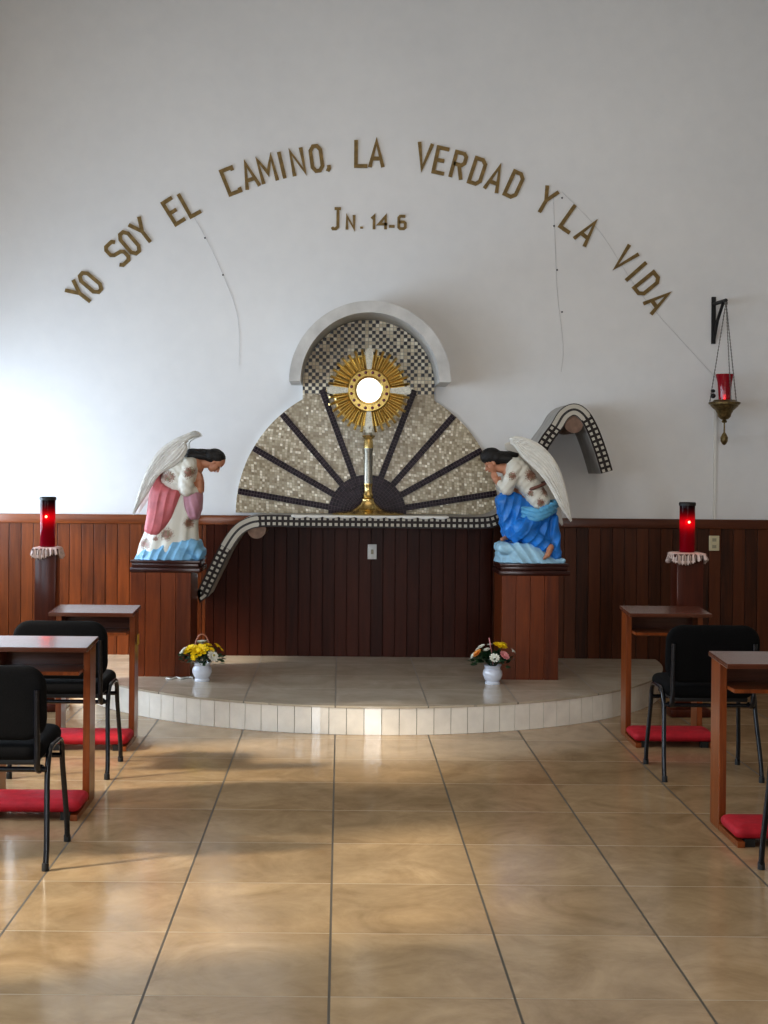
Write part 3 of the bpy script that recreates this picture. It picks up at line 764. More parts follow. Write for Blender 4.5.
g = G(); g.lathe([(0, -.33), (.014, -.322), (.026, -.30), (.028, -.275), (.016, -.25), (.006, -.235), (.005, -.165), (0, -.165)], 16); g.build('pendant_drop', M['bronze'], lamp)
g = G(); g.lathe([(0, 0), (.042, 0), (.046, .06), (.052, .13), (.066, .185), (.064, .188), (.048, .13), (.042, .01), (0, .008)], 28); g.build('red_cup', M['redcup'], lamp)
g = G(); g.ell((0, -.0, .025), (.012, .012, .02)); g.build('flame', M['flame'], lamp)
tl = tipw-lo_-Vector((0, 0, .012))
for a in (2.9, 4.9, .35):
    g = G(); e = Vector((.104*cos(a), .104*sin(a), -.02)); nL = 60
    for i in range(nL):
        p = e+(tl-e)*(i+.5)/nL; d = (tl-e).normalized(); 
        L_ = (tl-e).length/nL*.62; q = Vector((1, 0, 0)) if i % 2 else Vector((0, 1, 0)); g.tube([p-d*L_, p-d*L_*.4+q*.0028, p+d*L_*.4+q*.0028, p+d*L_], .0021, 4); g.tube([p-d*L_, p-d*L_*.4-q*.0028, p+d*L_*.4-q*.0028, p+d*L_], .0021, 4)
    g.build('chain', M['chain'], lamp)
g = G(); g.lathe([(0, -.02), (.012, -.02), (.012, .0), (0, .0)], 12, tl); g.build('hook_ring', M['chain'], lamp)
g = G(); g.ell((-.083, 0, .03), (.018, .018, .018)); g.ell((-.085, 0, .065), (.016, .016, .013)); g.build('side_ornament', M['bracket'], lamp)

# ------------------------------------------------------------------ candle stands
def candle(px, lab_side, wd):
    cy = 8.78; X = W(px, 550, cy).x; top = 1.04
    st = thing('candle_pedestal', 'slim square wooden pedestal holding the %s red candle' % lab_side, 'pedestal', (X, cy, 0), group='slim candle pedestals')
    g = G(); g.box(-wd/2, wd/2, -wd/2, wd/2, .05, top-.02, bev=.006); g.build('column', M['candleped'], st)
    g = G(); g.box(-.13, .13, -.13, .13, 0, .05, bev=.01); g.build('foot', M['candleped'], st)
    g = G(); g.box(-wd*.62, wd*.62, -wd*.62, wd*.62, top-.02, top, bev=.005); g.build('cap', M['candleped'], st)
    # doily
    vv = []; ff = []; NRr, NAa = 12, 220
    for j in range(NRr+1):
        t = j/NRr
        for i in range(NAa):
            a = 2*PI*i/NAa; sq = 1/max(abs(cos(a)), abs(sin(a)))
            rf = min(wd*.62*sq, wd*.80)
            r = rf*min(t*1.6, 1)+max(0, t-.62)*.035
            amp = max(0, t-.55)/.45
            z = .004-amp**1.1*.055*(1+.28*sin(3*a+1))+amp*.007*sin(44*a)
            r += amp*.011*sin(22*a+1.2)-amp*.008
            vv.append((r*cos(a), r*sin(a), z))
    for j in range(NRr):
        for i in range(NAa): k = (i+1) % NAa; ff.append((j*NAa+i, j*NAa+k, (j+1)*NAa+k, (j+1)*NAa+i))
    d = meshobj('crochet_doily', vv, ff, M['crochet'], None, smooth='all'); d.location = (X, cy, top+.0005)
    sm = d.modifiers.new('s', 'SOLIDIFY'); sm.thickness = .003; sm.offset = 1
    tag(d, 'ruffled crochet doily under the %s red candle' % lab_side, 'doily', 'ruffled doilies')
    t = thing('votive_candle', 'tall red glass votive candle with a black rim, the %s one against the wall' % lab_side, 'candle', (X, cy, top+.0085), group='red votive candles')
    g = G(); g.lathe([(0, 0), (.046, 0), (.049, .006), (.049, .305), (.046, .305), (.046, .01), (0, .01)], 32); g.build('glass', M['redglass'], t, smooth=35)
    g = G(); g.lathe([(.047, .300), (.053, .300), (.054, .315), (.050, .322), (.046, .318), (.047, .300)], 32); g.build('rim', M['black_plastic'], t)
    g = G(); g.lathe([(0, .012), (.043, .012), (.043, .17), (0, .172)], 24); g.build('wax', M['wax'], t)
    g = G(); g.ell((0, -.0, .195), (.011, .011, .018)); g.build('flame', M['flame'], t)
    fl = G(); fl.ell((0, -.049, .195), (.0085, .003, .0085), seg=10, rings=6); 
    fl.build('flame_glint', M['flame'], t)
    l = bpy.data.lights.new('candle_glow', 'POINT'); l.energy = .25; l.color = (1, .05, .03); l.shadow_soft_size = .03
    lo = bpy.data.objects.new('candle_glow', l); COL.objects.link(lo); lo.location = (X, cy-.09, top+.2)
candle(47.5, 'left', .135); candle(687, 'right', .17)

# ------------------------------------------------------------------ statue pedestals
PY = 9.06
def pedestal(x0, x1, side):
    w = x1-x0; t = thing('statue_pedestal', 'boxy plank-clad wooden pedestal under the %s angel' % side, 'pedestal', ((x0+x1)/2, PY+.22, PH), group='statue pedestals')
    g = G(); n = 4; pw = w/n
    for i in range(n): g.box(-w/2+i*pw+.001, -w/2+(i+1)*pw-.001, -.22, -.20, 0, .695, bev=.002)
    g.build('front_planks', M['ped'], t, smooth=False)
    g = G(); g.box(-w/2+.001, w/2-.001, -.199, .22, 0, .695, bev=.002); g.build('carcass', M['ped'], t, smooth=False)
pedestal(-1.40, -.995, 'pink-mantled'); pedestal(1.08, 1.462, 'blue-robed')

# ------------------------------------------------------------------ angel statues
K = .0012426
def ridge(x):
    q = abs(math.sin(x)); return q**.6*2-1
def remesh(g, name, material, parent, vox, smooth_it=2, disp=None):
    o = g.build(name, material, parent, smooth=False)
    md = o.modifiers.new('r', 'REMESH'); md.mode = 'VOXEL'; md.voxel_size = vox; md.use_smooth_shade = True
    if smooth_it: sm = o.modifiers.new('s', 'SMOOTH'); sm.factor = .5; sm.iterations = smooth_it
    bpy.context.view_layer.update()
    dg = bpy.context.evaluated_depsgraph_get(); me = bpy.data.meshes.new_from_object(o.evaluated_get(dg))
    o.modifiers.clear(); old = o.data; o.data = me; bpy.data.meshes.remove(old)
    if disp:
        nr = [v.normal.copy() for v in me.vertices]
        for v, n_ in zip(me.vertices, nr): v.co += n_*disp(v.co, n_)
    if not me.materials: me.materials.append(material)
    for p in me.polygons: p.use_smooth = True
    return o
class St:
    def __init__(s, cx0, cy0): s.cx, s.cy = cx0, cy0
    def p(s, x, y, d=0): return Vector(((x-s.cx)*K, d*K, (s.cy-y)*K))
def loft(S, sl, seg=56, fold=0, nf=11, ph=0, twist=0, pw=2.3, yoff=0):
    """sl: (cy, x0, x1, halfdepth) from top to bottom"""
    g = G(); sl2 = smoothpath([Vector((a[0], a[1], a[2])) for a in sl], 5); hd = smoothpath([Vector((a[3], 0, 0)) for a in sl], 5)
    n = len(sl2); v = []; f = []
    for j, (q, h) in enumerate(zip(sl2, hd)):
        y, x0, x1 = q; cx = (x0+x1)/2; rx_ = (x1-x0)/2; ry = h.x; t = j/(n-1)
        for i in range(seg):
            a = 2*PI*i/seg; c, s_ = cos(a), sin(a)
            den = (abs(c)**pw+abs(s_)**pw)**(1/pw); A = fold*min(1, t*2.0)
            m = 1+A*(sin(nf*a+ph+twist*t)+.5*sin((nf*1.7//1)*a+1.3+twist*1.5*t))
            mm = m if abs(s_) > .3 else 1+(m-1)*abs(s_)/.3
            v.append(S.p(cx+rx_*c/den*mm, y, yoff+ry*s_/den*m))
    for j in range(n-1):
        for i in range(seg): k = (i+1) % seg; f.append((j*seg+i, j*seg+k, (j+1)*seg+k, (j+1)*seg+i))
    f.append(tuple(range(seg))); f.append(tuple((n-1)*seg+i for i in range(seg))); g.add(v, f); return g
def wing(S, upper, lower, ybase, yout, name, parent, N_=80, V_=36, mt=None):
    U = smoothpath([Vector((x, y, 0)) for x, y in upper], 12); Lw = smoothpath([Vector((x, y, 0)) for x, y in lower], 12)
    def samp(P, t):
        k = t*(len(P)-1); i = min(int(k), len(P)-2); return P[i].lerp(P[i+1], k-i)
    v = []; f = []; sg = 1 if yout > 0 else -1
    for side in (0, 1):
        for i in range(N_+1):
            t = i/N_; a, b_ = samp(U, t), samp(Lw, t)
            for j in range(V_+1):
                s_ = j/V_; p = a.lerp(b_, s_)
                edge = min(1, min(s_, 1-s_)*6, (1-t)*14+.02, t*10+.15)
                d = ybase+(yout-ybase)*math.sin(t*PI*.55)
                thk = 6*edge**.5*(1.5-.9*t)
                # feather relief: long flight feathers below, scales above
                if s_ > .45: rl = 8.0*abs(sin((s_*7+t*1.2)*PI))**.7*min(1, (s_-.45)*6)
                else: rl = 6.5*abs(sin((t*15+s_*4)*PI))*abs(cos(s_*9*PI))
                dd = d+sg*(thk+rl*edge) if side == 0 else d-sg*thk
                v.append(S.p(p.x, p.y, dd))
    m_ = (N_+1)*(V_+1)
    for sd in (0, 1):
        for i in range(N_):
            for j in range(V_):
                q = sd*m_+i*(V_+1)+j; f.append((q, q+1, q+V_+2, q+V_+1) if sd else (q, q+V_+1, q+V_+2, q+1))
    for i in range(N_):
        for j in (0, V_): q = i*(V_+1)+j; f.append((q, q+V_+1, q+V_+1+m_, q+m_))
    for j in range(V_):
        for i in (0, N_): q = i*(V_+1)+j; f.append((q, q+1, q+1+m_, q+m_))
    return meshobj(name, v, f, mt or M['wing'], parent, smooth='all')
def head(S, g, c, face, up, sc=1.0):
    """c: centre of skull, face: unit dir of the face in (x,-y) crop frame, up: crown dir"""
    fx_, fy_ = face; ux, uy = up
    def P(a, b_, d=0): return S.p(c[0]+fx_*a*sc+ux*b_*sc, c[1]+fy_*a*sc+uy*b_*sc, d*sc)
    ang = math.atan2(-uy, ux)-PI/2      # rotate local z to up
    rot = Euler((0, -ang, 0))
    g.ell(P(-4, 10), (46*K*sc, 38*K*sc, 42*K*sc), rot, 24, 16)
    g.ell(P(16, -20), (27*K*sc, 30*K*sc, 42*K*sc), rot, 24, 16)     # face
    g.ell(P(22, -50), (14*K*sc, 15*K*sc, 11*K*sc), rot)             # chin
    g.cap(P(42, -8), P(50, -24), 4*K*sc, 7*K*sc)                    # nose
    g.ell(P(40, -38), (6*K*sc, 10*K*sc, 4*K*sc), rot)               # lips
    for s_ in (-1, 1):
        g.ell(P(36, 4, s_*14), (7*K*sc, 12*K*sc, 4*K*sc), rot)      # brow
        g.ell(P(28, -22, s_*18), (10*K*sc, 9*K*sc, 10*K*sc), rot)   # cheek
        g.ell(P(-2, -14, s_*36), (8*K*sc, 4*K*sc, 12*K*sc), rot)    # ear
    return P, rot
def hand(S, g, wrist, tip, side, curl=0.0, d0=0, sc=1):
    """palm + four fingers + thumb, side = sign of depth"""
    w = S.p(*wrist, d0); t = S.p(*tip, d0); d = (t-w); L = d.length; d.normalize()
    up = Vector((-d.z, 0, d.x)); 
    g.cap(w, w+d*L*.42, 11*K*sc, 15*K*sc)
    for i, (o_, ln) in enumerate(((-1.5, .88), (-.5, 1.0), (.5, .95), (1.5, .80))):
        b0 = w+d*L*.42+up*o_*7.0*K*sc; mid = b0+d*L*.30*ln+up*curl*8*K; e = mid+d*L*.26*ln+up*curl*20*K
        g.cap(b0, mid, 4.6*K*sc, 4.2*K*sc, 10); g.cap(mid, e, 4.2*K*sc, 3.2*K*sc, 10)
    b0 = w+d*L*.15+up*12*K*sc*(1 if curl >= 0 else -1)
    g.cap(b0, b0+d*L*.30+up*9*K*(1 if curl >= 0 else -1)+Vector((0, side*6*K, 0)), 5*K*sc, 3.8*K*sc, 10)

def plinth(t, w, d, h):
    g = G(); g.box(-w/2, w/2, -d/2, d/2, 0, h*.42, bev=.008); g.box(-w/2+.012, w/2-.012, -d/2+.012, d/2-.012, h*.42, h*.8, bev=.008); g.box(-w/2+.004, w/2-.004, -d/2+.004, d/2-.004, h*.8, h, bev=.003)
    g.build('plinth', M['plinth'], t, smooth=35)
PT = PH+.695; HP = .08
def finish_statue(t, shift):
    for ch in t.children:
        if ch.name.split('.')[0] != 'plinth': ch.location = shift

# ---- left angel (faces right)
SL = St(325, 765); cxl = W(169.2, 560, PY+.22).x
t = thing('angel_statue', 'painted angel statue in a pink mantle, head bowed and hands crossed on the chest', 'statue', (cxl, PY+.22, PT), group='angel statues')
plinth(t, .475, .43, HP)
g = G(); S = SL
P, rot = head(S, g, (580, 228), (.55, .83), (.83, -.55), 1.0)
g.cap(S.p(545, 240), S.p(462, 236), 24*K, 34*K)
g.cap(S.p(455, 255), S.p(395, 330), 58*K, 66*K); g.cap(S.p(395, 330), S.p(365, 440), 66*K, 62*K)
for s_ in (-1, 1):
    g.cap(S.p(432, 262, s_*52), S.p(428, 385, s_*66), 26*K, 22*K); g.cap(S.p(428, 385, s_*66), S.p(496, 388, s_*44), 20*K, 13*K)
    hand(S, g, (496, 392), (484, 284), s_, curl=.25, d0=s_*44, sc=1.3)
    g.cap(S.p(370, 440, s_*36), S.p(400, 590, s_*38), 44*K, 34*K); g.cap(S.p(400, 590, s_*38), S.p(330, 740, s_*38), 32*K, 20*K)
    g.cap(S.p(330, 742, s_*38), S.p(375, 750, s_*38), 13*K, 10*K)
remesh(g, 'body', M['skin'], t, .0028, 1)
for s_ in (-1, 1):
    gg = G(); gg.ell(P(35, -8, s_*15), (3*K, 8*K, 2.2*K), rot); gg.build('eye', M['eye'], t)
gg = G(); gg.ell(P(44, -38, 0), (3.6*K, 9*K, 3.2*K), rot); gg.build('lips', M['lip'], t)
g = G(); g.ell(S.p(578, 202), (54*K, 47*K, 42*K), Euler((0, .42, 0)), 24, 16); g.ell(S.p(552, 200), (42*K, 50*K, 38*K), Euler((0, .25, 0)), 24, 16)
g.cap(S.p(540, 195), S.p(440, 186), 34*K, 27*K); g.cap(S.p(440, 188), S.p(404, 205), 26*K, 13*K)
for s_ in (-1, 1): g.cap(S.p(535, 205, s_*26), S.p(430, 196, s_*30), 18*K, 15*K)
remesh(g, 'hair', M['hair'], t, .004, 2, lambda co, n_: .0016*sin(co.z*520+co.x*120+3*sin(co.y*90)))
g = loft(S, [(205, 410, 470, 34), (218, 365, 485, 62), (240, 325, 492, 84), (280, 292, 494, 96), (320, 270, 488, 96), (360, 262, 476, 90), (395, 268, 470, 84), (415, 285, 462, 78)], pw=2.1)
for s_ in (-1, 1):
    g.cap(S.p(436, 258, s_*62), S.p(424, 330, s_*80), 44*K, 43*K); g.cap(S.p(424, 330, s_*80), S.p(424, 385, s_*80), 43*K, 40*K); g.cap(S.p(424, 385, s_*80), S.p(466, 392, s_*50), 38*K, 25*K)
blouse = remesh(g, 'blouse', M['floral'], t, .004, 3, lambda co, n_: .0028*sin(co.z*110+co.x*70)*sin(co.x*60+1))
loft(S, [(385, 290, 470, 74), (440, 255, 488, 84), (510, 222, 486, 92), (580, 202, 482, 100), (640, 180, 486, 112), (690, 160, 495, 120), (757, 145, 508, 130)], fold=.045, nf=12, twist=1.6).build('skirt', M['floral'], t, smooth='all')
def folds(A, kx, kz, f, w=.5, ph=0):
    def h(co, n_):
        q = (co.x*kx+co.z*kz)*f+ph+w*sin((co.x*kz-co.z*kx)*14+1)
        return A*(.62*(1-2*abs(sin(q))**.8)+.38*sin(q*1.63+1.1+.8*sin((co.x*kz-co.z*kx)*22)))
    return h
g = loft(S, [(258, 286, 320, 60), (300, 250, 284, 66), (340, 232, 292, 84), (372, 224, 340, 104), (395, 219, 400, 118), (430, 212, 402, 118), (490, 204, 382, 120), (550, 197, 352, 122), (600, 191, 318, 122), (622, 205, 296, 118), (632, 235, 280, 110)], pw=3.2)
remesh(g, 'mantle', M['pink'], t, .0035, 2, folds(.0048, .93, -.25, 62))
g = loft(S, [(385, 396, 492, 60), (405, 388, 506, 84), (450, 388, 508, 96), (500, 404, 502, 98), (535, 428, 492, 92), (550, 448, 478, 70)], pw=2.6)
remesh(g, 'mantle_front_fold', M['mauve'], t, .004, 2, folds(.0035, .95, .2, 80))
g = G()
rng = random.Random(5)
g2 = loft(S, [(690, 190, 500, 112), (712, 168, 506, 130), (740, 148, 518, 140), (766, 130, 527, 146)], fold=.02, nf=9)
for dd in (-88, -30, 30, 88):
    g2.cap(S.p(205, 742, dd), S.p(330, 706, dd), 26*K, 40*K); g2.cap(S.p(330, 706, dd), S.p(462, 694, dd), 40*K, 44*K); g2.cap(S.p(460, 700, dd), S.p(492, 738, dd), 38*K, 34*K)
remesh(g2, 'cloud_base', M['skyblue'], t, .0045, 4, folds(.0060, .95, -.30, 62, .5))
upL = [(494, 80), (468, 62), (430, 76), (352, 112), (275, 170), (228, 240), (188, 330), (158, 430), (136, 517)]
loL = [(498, 90), (455, 104), (424, 128), (428, 168), (405, 215), (350, 262), (278, 310), (222, 400), (140, 526)]
wing(S, upL, loL, -52, -95, 'wing', t, mt=M['wing_grey']); wing(S, upL, loL, 52, 95, 'wing', t, mt=M['wing_grey'])
finish_statue(t, (0, 0, HP))

# ---- right angel (faces left)
SR = St(385, 776); cxr = W(530.2, 560, PY+.22).x
t = thing('angel_statue', 'painted kneeling angel statue in a bright blue robe, hands clasped at the chin', 'statue', (cxr, PY+.22, PT), group='angel statues')
plinth(t, .475, .43, HP)
g = G(); S = SR
P, rot = head(S, g, (170, 226), (-.84, .54), (-.50, -.87), 1.02)
g.cap(S.p(195, 258), S.p(262, 268), 25*K, 34*K)
g.cap(S.p(285, 275), S.p(350, 360), 60*K, 66*K); g.cap(S.p(350, 360), S.p(410, 460), 66*K, 64*K)
for s_ in (-1, 1):
    g.cap(S.p(285, 270, s_*52), S.p(248, 380, s_*58), 26*K, 22*K); g.cap(S.p(248, 380, s_*58), S.p(208, 345, s_*20), 20*K, 13*K)
    hand(S, g, (212, 356), (168, 286), s_, curl=-.2, d0=s_*13, sc=1.2)
g.cap(S.p(410, 470, -40), S.p(325, 590, -55), 48*K, 34*K); g.cap(S.p(325, 590, -55), S.p(470, 690, -62), 30*K, 20*K)
g.cap(S.p(478, 690, -118), S.p(462, 730, -134), 19*K, 15*K); g.cap(S.p(462, 728, -134), S.p(446, 744, -138), 14*K, 10*K); g.cap(S.p(470, 690, -70), S.p(478, 690, -118), 20*K, 19*K)
for i in range(5): g.cap(S.p(454-i*3, 742, -130-i*3.5), S.p(444-i*2, 754, -132-i*3.5), 4*K, 3.4*K, 8)
g.cap(S.p(410, 470, 40), S.p(240, 450, 50), 50*K, 40*K); g.cap(S.p(246, 450, 50), S.p(266, 630, 20), 30*K, 18*K); g.cap(S.p(262, 640, 0), S.p(226, 655, -20), 15*K, 10*K)
remesh(g, 'body', M['skin'], t, .0028, 1)
for s_ in (-1, 1):
    gg = G(); gg.ell(P(37, -7, s_*15), (3*K, 8*K, 2.2*K), rot); gg.build('eye', M['eye'], t)
gg = G(); gg.ell(P(44, -38, 0), (3.6*K, 9*K, 3.2*K), rot); gg.build('lips', M['lip'], t)
g = G(); g.ell(S.p(164, 198), (60*K, 48*K, 47*K), Euler((0, -.1, 0)), 24, 16); g.ell(S.p(194, 206), (48*K, 51*K, 40*K), Euler((0, 0, 0)), 24, 16)
g.cap(S.p(215, 204), S.p(268, 196), 36*K, 26*K); g.cap(S.p(268, 194), S.p(306, 190), 26*K, 12*K)
for s_ in (-1, 1): g.cap(S.p(222, 212, s_*24), S.p(260, 215, s_*30), 26*K, 22*K)
remesh(g, 'hair', M['hair'], t, .004, 2, lambda co, n_: .0016*sin(co.z*520+co.x*120+3*sin(co.y*90)))
g = loft(S, [(203, 272, 318, 34), (222, 255, 345, 64), (250, 242, 372, 86), (290, 238, 402, 96), (340, 262, 436, 94), (390, 310, 468, 100), (430, 342, 486, 106), (465, 350, 492, 108), (490, 365, 484, 100)], pw=2.5)
for s_ in (-1, 1):
    g.cap(S.p(292, 268, s_*62), S.p(262, 330, s_*76), 42*K, 40*K); g.cap(S.p(262, 330, s_*76), S.p(245, 376, s_*72), 40*K, 36*K); g.cap(S.p(245, 376, s_*72), S.p(216, 350, s_*34), 34*K, 22*K)
remesh(g, 'blouse', M['floral2'], t, .004, 3, lambda co, n_: .0028*sin(co.z*110-co.x*70)*sin(co.x*60+1))
# waist belt, a loop that tilts to the back
g = G(); pts = []
for i in range(33):
    a = 2*PI*i/32; pts.append(S.p(400+70*cos(a), 366-27*cos(a), 103*sin(a)))
g.tube(pts, [9*K]*33, 8); g.build('belt', M['belt'], t)
# robe
def robe(a):
    return loft(S, a, fold=.03, nf=11, twist=2)
g = robe([(396, 215, 330, 60), (425, 198, 352, 84), (455, 192, 420, 96), (480, 205, 515, 104), (520, 240, 524, 108), (580, 262, 528, 112), (640, 270, 530, 114), (680, 330, 535, 116), (720, 430, 545, 118), (750, 465, 552, 118)])
g.cap(S.p(400, 480, 40), S.p(244, 446, 50), 52*K, 48*K); g.cap(S.p(242, 445, 45), S.p(262, 600, 40), 50*K, 40*K); g.cap(S.p(262, 600, 40), S.p(262, 640, 25), 38*K, 32*K)
g.cap(S.p(330, 470, -40), S.p(244, 448, -50), 50*K, 48*K); g.cap(S.p(240, 446, -50), S.p(270, 610, -45), 48*K, 40*K); g.cap(S.p(300, 560, -50), S.p(285, 630, -50), 54*K, 34*K)
g.cap(S.p(440, 510, -60), S.p(330, 590, -92), 62*K, 56*K); g.cap(S.p(325, 594, -92), S.p(448, 676, -92), 56*K, 38*K); g.cap(S.p(318, 590, -88), S.p(298, 640, -74), 50*K, 34*K)
g.cap(S.p(504, 540, -60), S.p(514, 738, -84), 28*K, 32*K)
remesh(g, 'robe', M['blue'], t, .0035, 3, folds(.0062, .86, -.50, 58, 1.5))
g = G()
for off, rr_ in ((0, 17), (20, 16), (38, 15)):
    pts = []
    for i in range(49):
        a = 2*PI*i/48; c_, s_ = cos(a), sin(a)
        x = 412+(112-off*.2)*c_; y = 462+off*1.1+34*(1-abs(c_))-16*c_; pts.append(S.p(x, y, (136-off*.05)*s_))
    g.tube(pts, [rr_*K]*49, 10, cap=False)
remesh(g, 'sash', M['ltblue'], t, .004, 2, folds(.0035, .35, .93, 120, .3))
g2 = loft(S, [(668, 225, 440, 104), (690, 206, 470, 122), (720, 196, 500, 136), (750, 190, 545, 142), (778, 187, 580, 150)], fold=.02, nf=9)
for dd in (-92, -30, 30, 92):
    g2.cap(S.p(226, 700, dd), S.p(330, 716, dd), 34*K, 36*K); g2.cap(S.p(330, 716, dd), S.p(420, 752, dd), 36*K, 28*K); g2.cap(S.p(420, 752, dd), S.p(552, 766, dd), 28*K, 16*K)
remesh(g2, 'cloud_base', M['paleblue'], t, .0045, 4, folds(.0060, .75, .65, 62, .6))
upR = [(258, 100), (290, 87), (342, 96), (420, 132), (488, 200), (536, 290), (573, 420), (596, 545)]
loR = [(262, 128), (290, 152), (322, 200), (376, 252), (430, 308), (480, 385), (533, 478), (588, 553)]
wing(S, upR, loR, -52, -105, 'wing', t); 
up2 = [(x-14, y+30) for x, y in upR]; lo2 = [(x-14, y+30) for x, y in loR]
wing(S, up2, lo2, 52, 105, 'wing', t)
finish_statue(t, (0, 0, HP+.0))

# ------------------------------------------------------------------ flower pots
def flower(t, p, r, mt, nl=3, centre=True, rng=random):
    g = G(); nrm = Vector(p)-Vector((0, 0, .09)); nrm.normalize(); q = nrm.to_track_quat('Z', 'Y').to_matrix()
    for layer in range(nl):
        n_ = 11-layer*2; rl = r*(1-.25*layer); lift = .22+.33*layer
        for i in range(n_):
            a = 2*PI*(i+.5*layer)/n_+rng.uniform(-.1, .1); d = Vector((cos(a), sin(a), 0)); s_ = Vector((-sin(a), cos(a), 0)); w = rl*.30
            pts = [d*r*.08, d*rl*.5+s_*w+Vector((0, 0, rl*lift*.55)), d*rl+s_*w*.5+Vector((0, 0, rl*lift)), d*rl*1.05+Vector((0, 0, rl*lift*.92)), d*rl-s_*w*.5+Vector((0, 0, rl*lift)), d*rl*.5-s_*w+Vector((0, 0, rl*lift*.55))]
            pts = [q @ x+Vector(p) for x in pts]; g.add(pts, [(0, 1, 2, 3), (0, 3, 4, 5)])
    g.ell(Vector(p)+q @ Vector((0, 0, r*.15)), r*.32, seg=10, rings=6)
    fo = g.build('flower', mt, t, smooth=False)
    if centre: gg = G(); gg.ell(Vector(p)+q @ Vector((0, 0, r*.42)), r*.2, seg=10, rings=6); gg.build('flower_centre', M['stamen'], fo)
    return fo
def pot(px, py, Y, flowers, label, hk):
    b0 = W(px, py, Y); t = thing('flower_basket', label, 'flower pot', (b0.x, Y, PH), group='potted flowers on the platform')
    g = G(); g.lathe([(0, 0), (.050, 0), (.052, .008), (.044, .018), (.056, .035), (.066, .062), (.062, .085), (.050, .100), (.056, .118), (.062, .124), (.056, .122), (.046, .10), (0, .098)], 32); g.build('pot', M['ceram'], t)
    g = G(); rg = random.Random(int(px))
    for i in range(230):
        a = rg.uniform(0, 2*PI); el = rg.uniform(-.45, 1.2); R0 = rg.uniform(.03, .108)*(1.15 if el < .4 else .8)
        p = Vector((cos(a)*cos(el)*R0*1.12, sin(a)*cos(el)*R0, .150+sin(el)*R0*.62)); L_ = rg.uniform(.028, .052)
        d = (p-Vector((0, 0, .11))).normalized()+Vector((rg.uniform(-.4, .4), rg.uniform(-.4, .4), rg.uniform(-.5, .2))); d.normalize()
        s_ = d.cross(Vector((rg.uniform(-1, 1), rg.uniform(-1, 1), 1))).normalized()
        g.add([p, p+d*L_*.5+s_*L_*.3, p+d*L_, p+d*L_*.5-s_*L_*.3], [(0, 1, 2, 3)])
    for i in range(14): a = 2*PI*i/14; g.tube([(0, 0, .10), (cos(a)*.06, sin(a)*.06, .16)], .003, 5)
    g.build('foliage', M['leaf'], t, smooth=False)
    kk = Y/F
    for (x, y, d, r, m_, c_) in flowers:
        flower(t, (((x-px)*kk), d, (py-y)*kk+.004), r*1.12, m_, centre=c_, rng=rg)
    if hk:
        pts = [Vector((-.012+.048*cos(PI-PI*i/16)+.01, .01, .20+.105*sin(PI*i/16))) for i in range(17)]
        pts = [Vector((pts[0].x, .01, .12))]+pts+[Vector((pts[-1].x, .01, .12))]
        g = G(); g.tube(pts, .0045, 8); g.build('handle', M['wicker'], t)
    else:
        g = G(); g.tube([(0, 0, .12), (-.01, 0, .22), (-.022, 0, .285), (-.026, 0, .30)], .004, 8); g.build('handle', M['petal_p'], t)
pw, py_, pp, po = M['petal_w'], M['petal_y'], M['petal_p'], M['petal_o']
pot(202, 680, 8.90, [(200, 650, -.07, .056, py_, False), (190.5, 649, -.05, .042, py_, False), (184, 651.5, -.03, .036, pw, False), (213.5, 654.5, -.085, .036, pw, True), (201, 643.5, .02, .044, pw, False), (208, 645, -.01, .026, py_, False), (217, 646, 0, .024, py_, False), (221, 650, .02, .018, py_, False), (211.5, 648.5, -.06, .022, py_, False), (196, 655, -.10, .024, py_, False)],
    'white ceramic pot of yellow and white flowers with a hooped handle, by the left pedestal', True)
pot(492.5, 683.5, 8.88, [(492.5, 656.5, -.10, .030, pw, False), (502.5, 654.5, -.08, .032, pp, False), (499, 646.5, -.03, .044, py_, False), (481, 647, -.02, .024, pw, False), (476.5, 653.5, -.04, .030, po, False), (473, 656, -.02, .024, pw, False), (512.5, 651.5, 0, .022, pw, False), (490, 646, .02, .022, pw, False), (486, 650, -.03, .022, pw, False), (504, 645, .03, .022, py_, False), (478, 650, 0, .022, pw, False)],
    'white ceramic pot of pink, white and yellow flowers in front of the right pedestal', False)
# white cord on the platform
pts = [W(x, y, yy) for x, y, yy in ((193, 678, 9.0), (187, 678, 9.0), (181, 681, 8.95), (176, 678, 9.0), (171, 682, 8.93), (166, 681, 8.95))]
pts = [Vector((p.x, p.y, PH+.006)) for p in pts]; o0_ = pts[0].copy(); o0_.z = PH
g = G(); g.tube(smoothpath([p-o0_ for p in pts], 6), .0055, 8); o = g.build('power_cord', M['white_plastic'], None); o.location = o0_
tag(o, 'short white cord curled on the platform beside the left flower pot', 'cord')

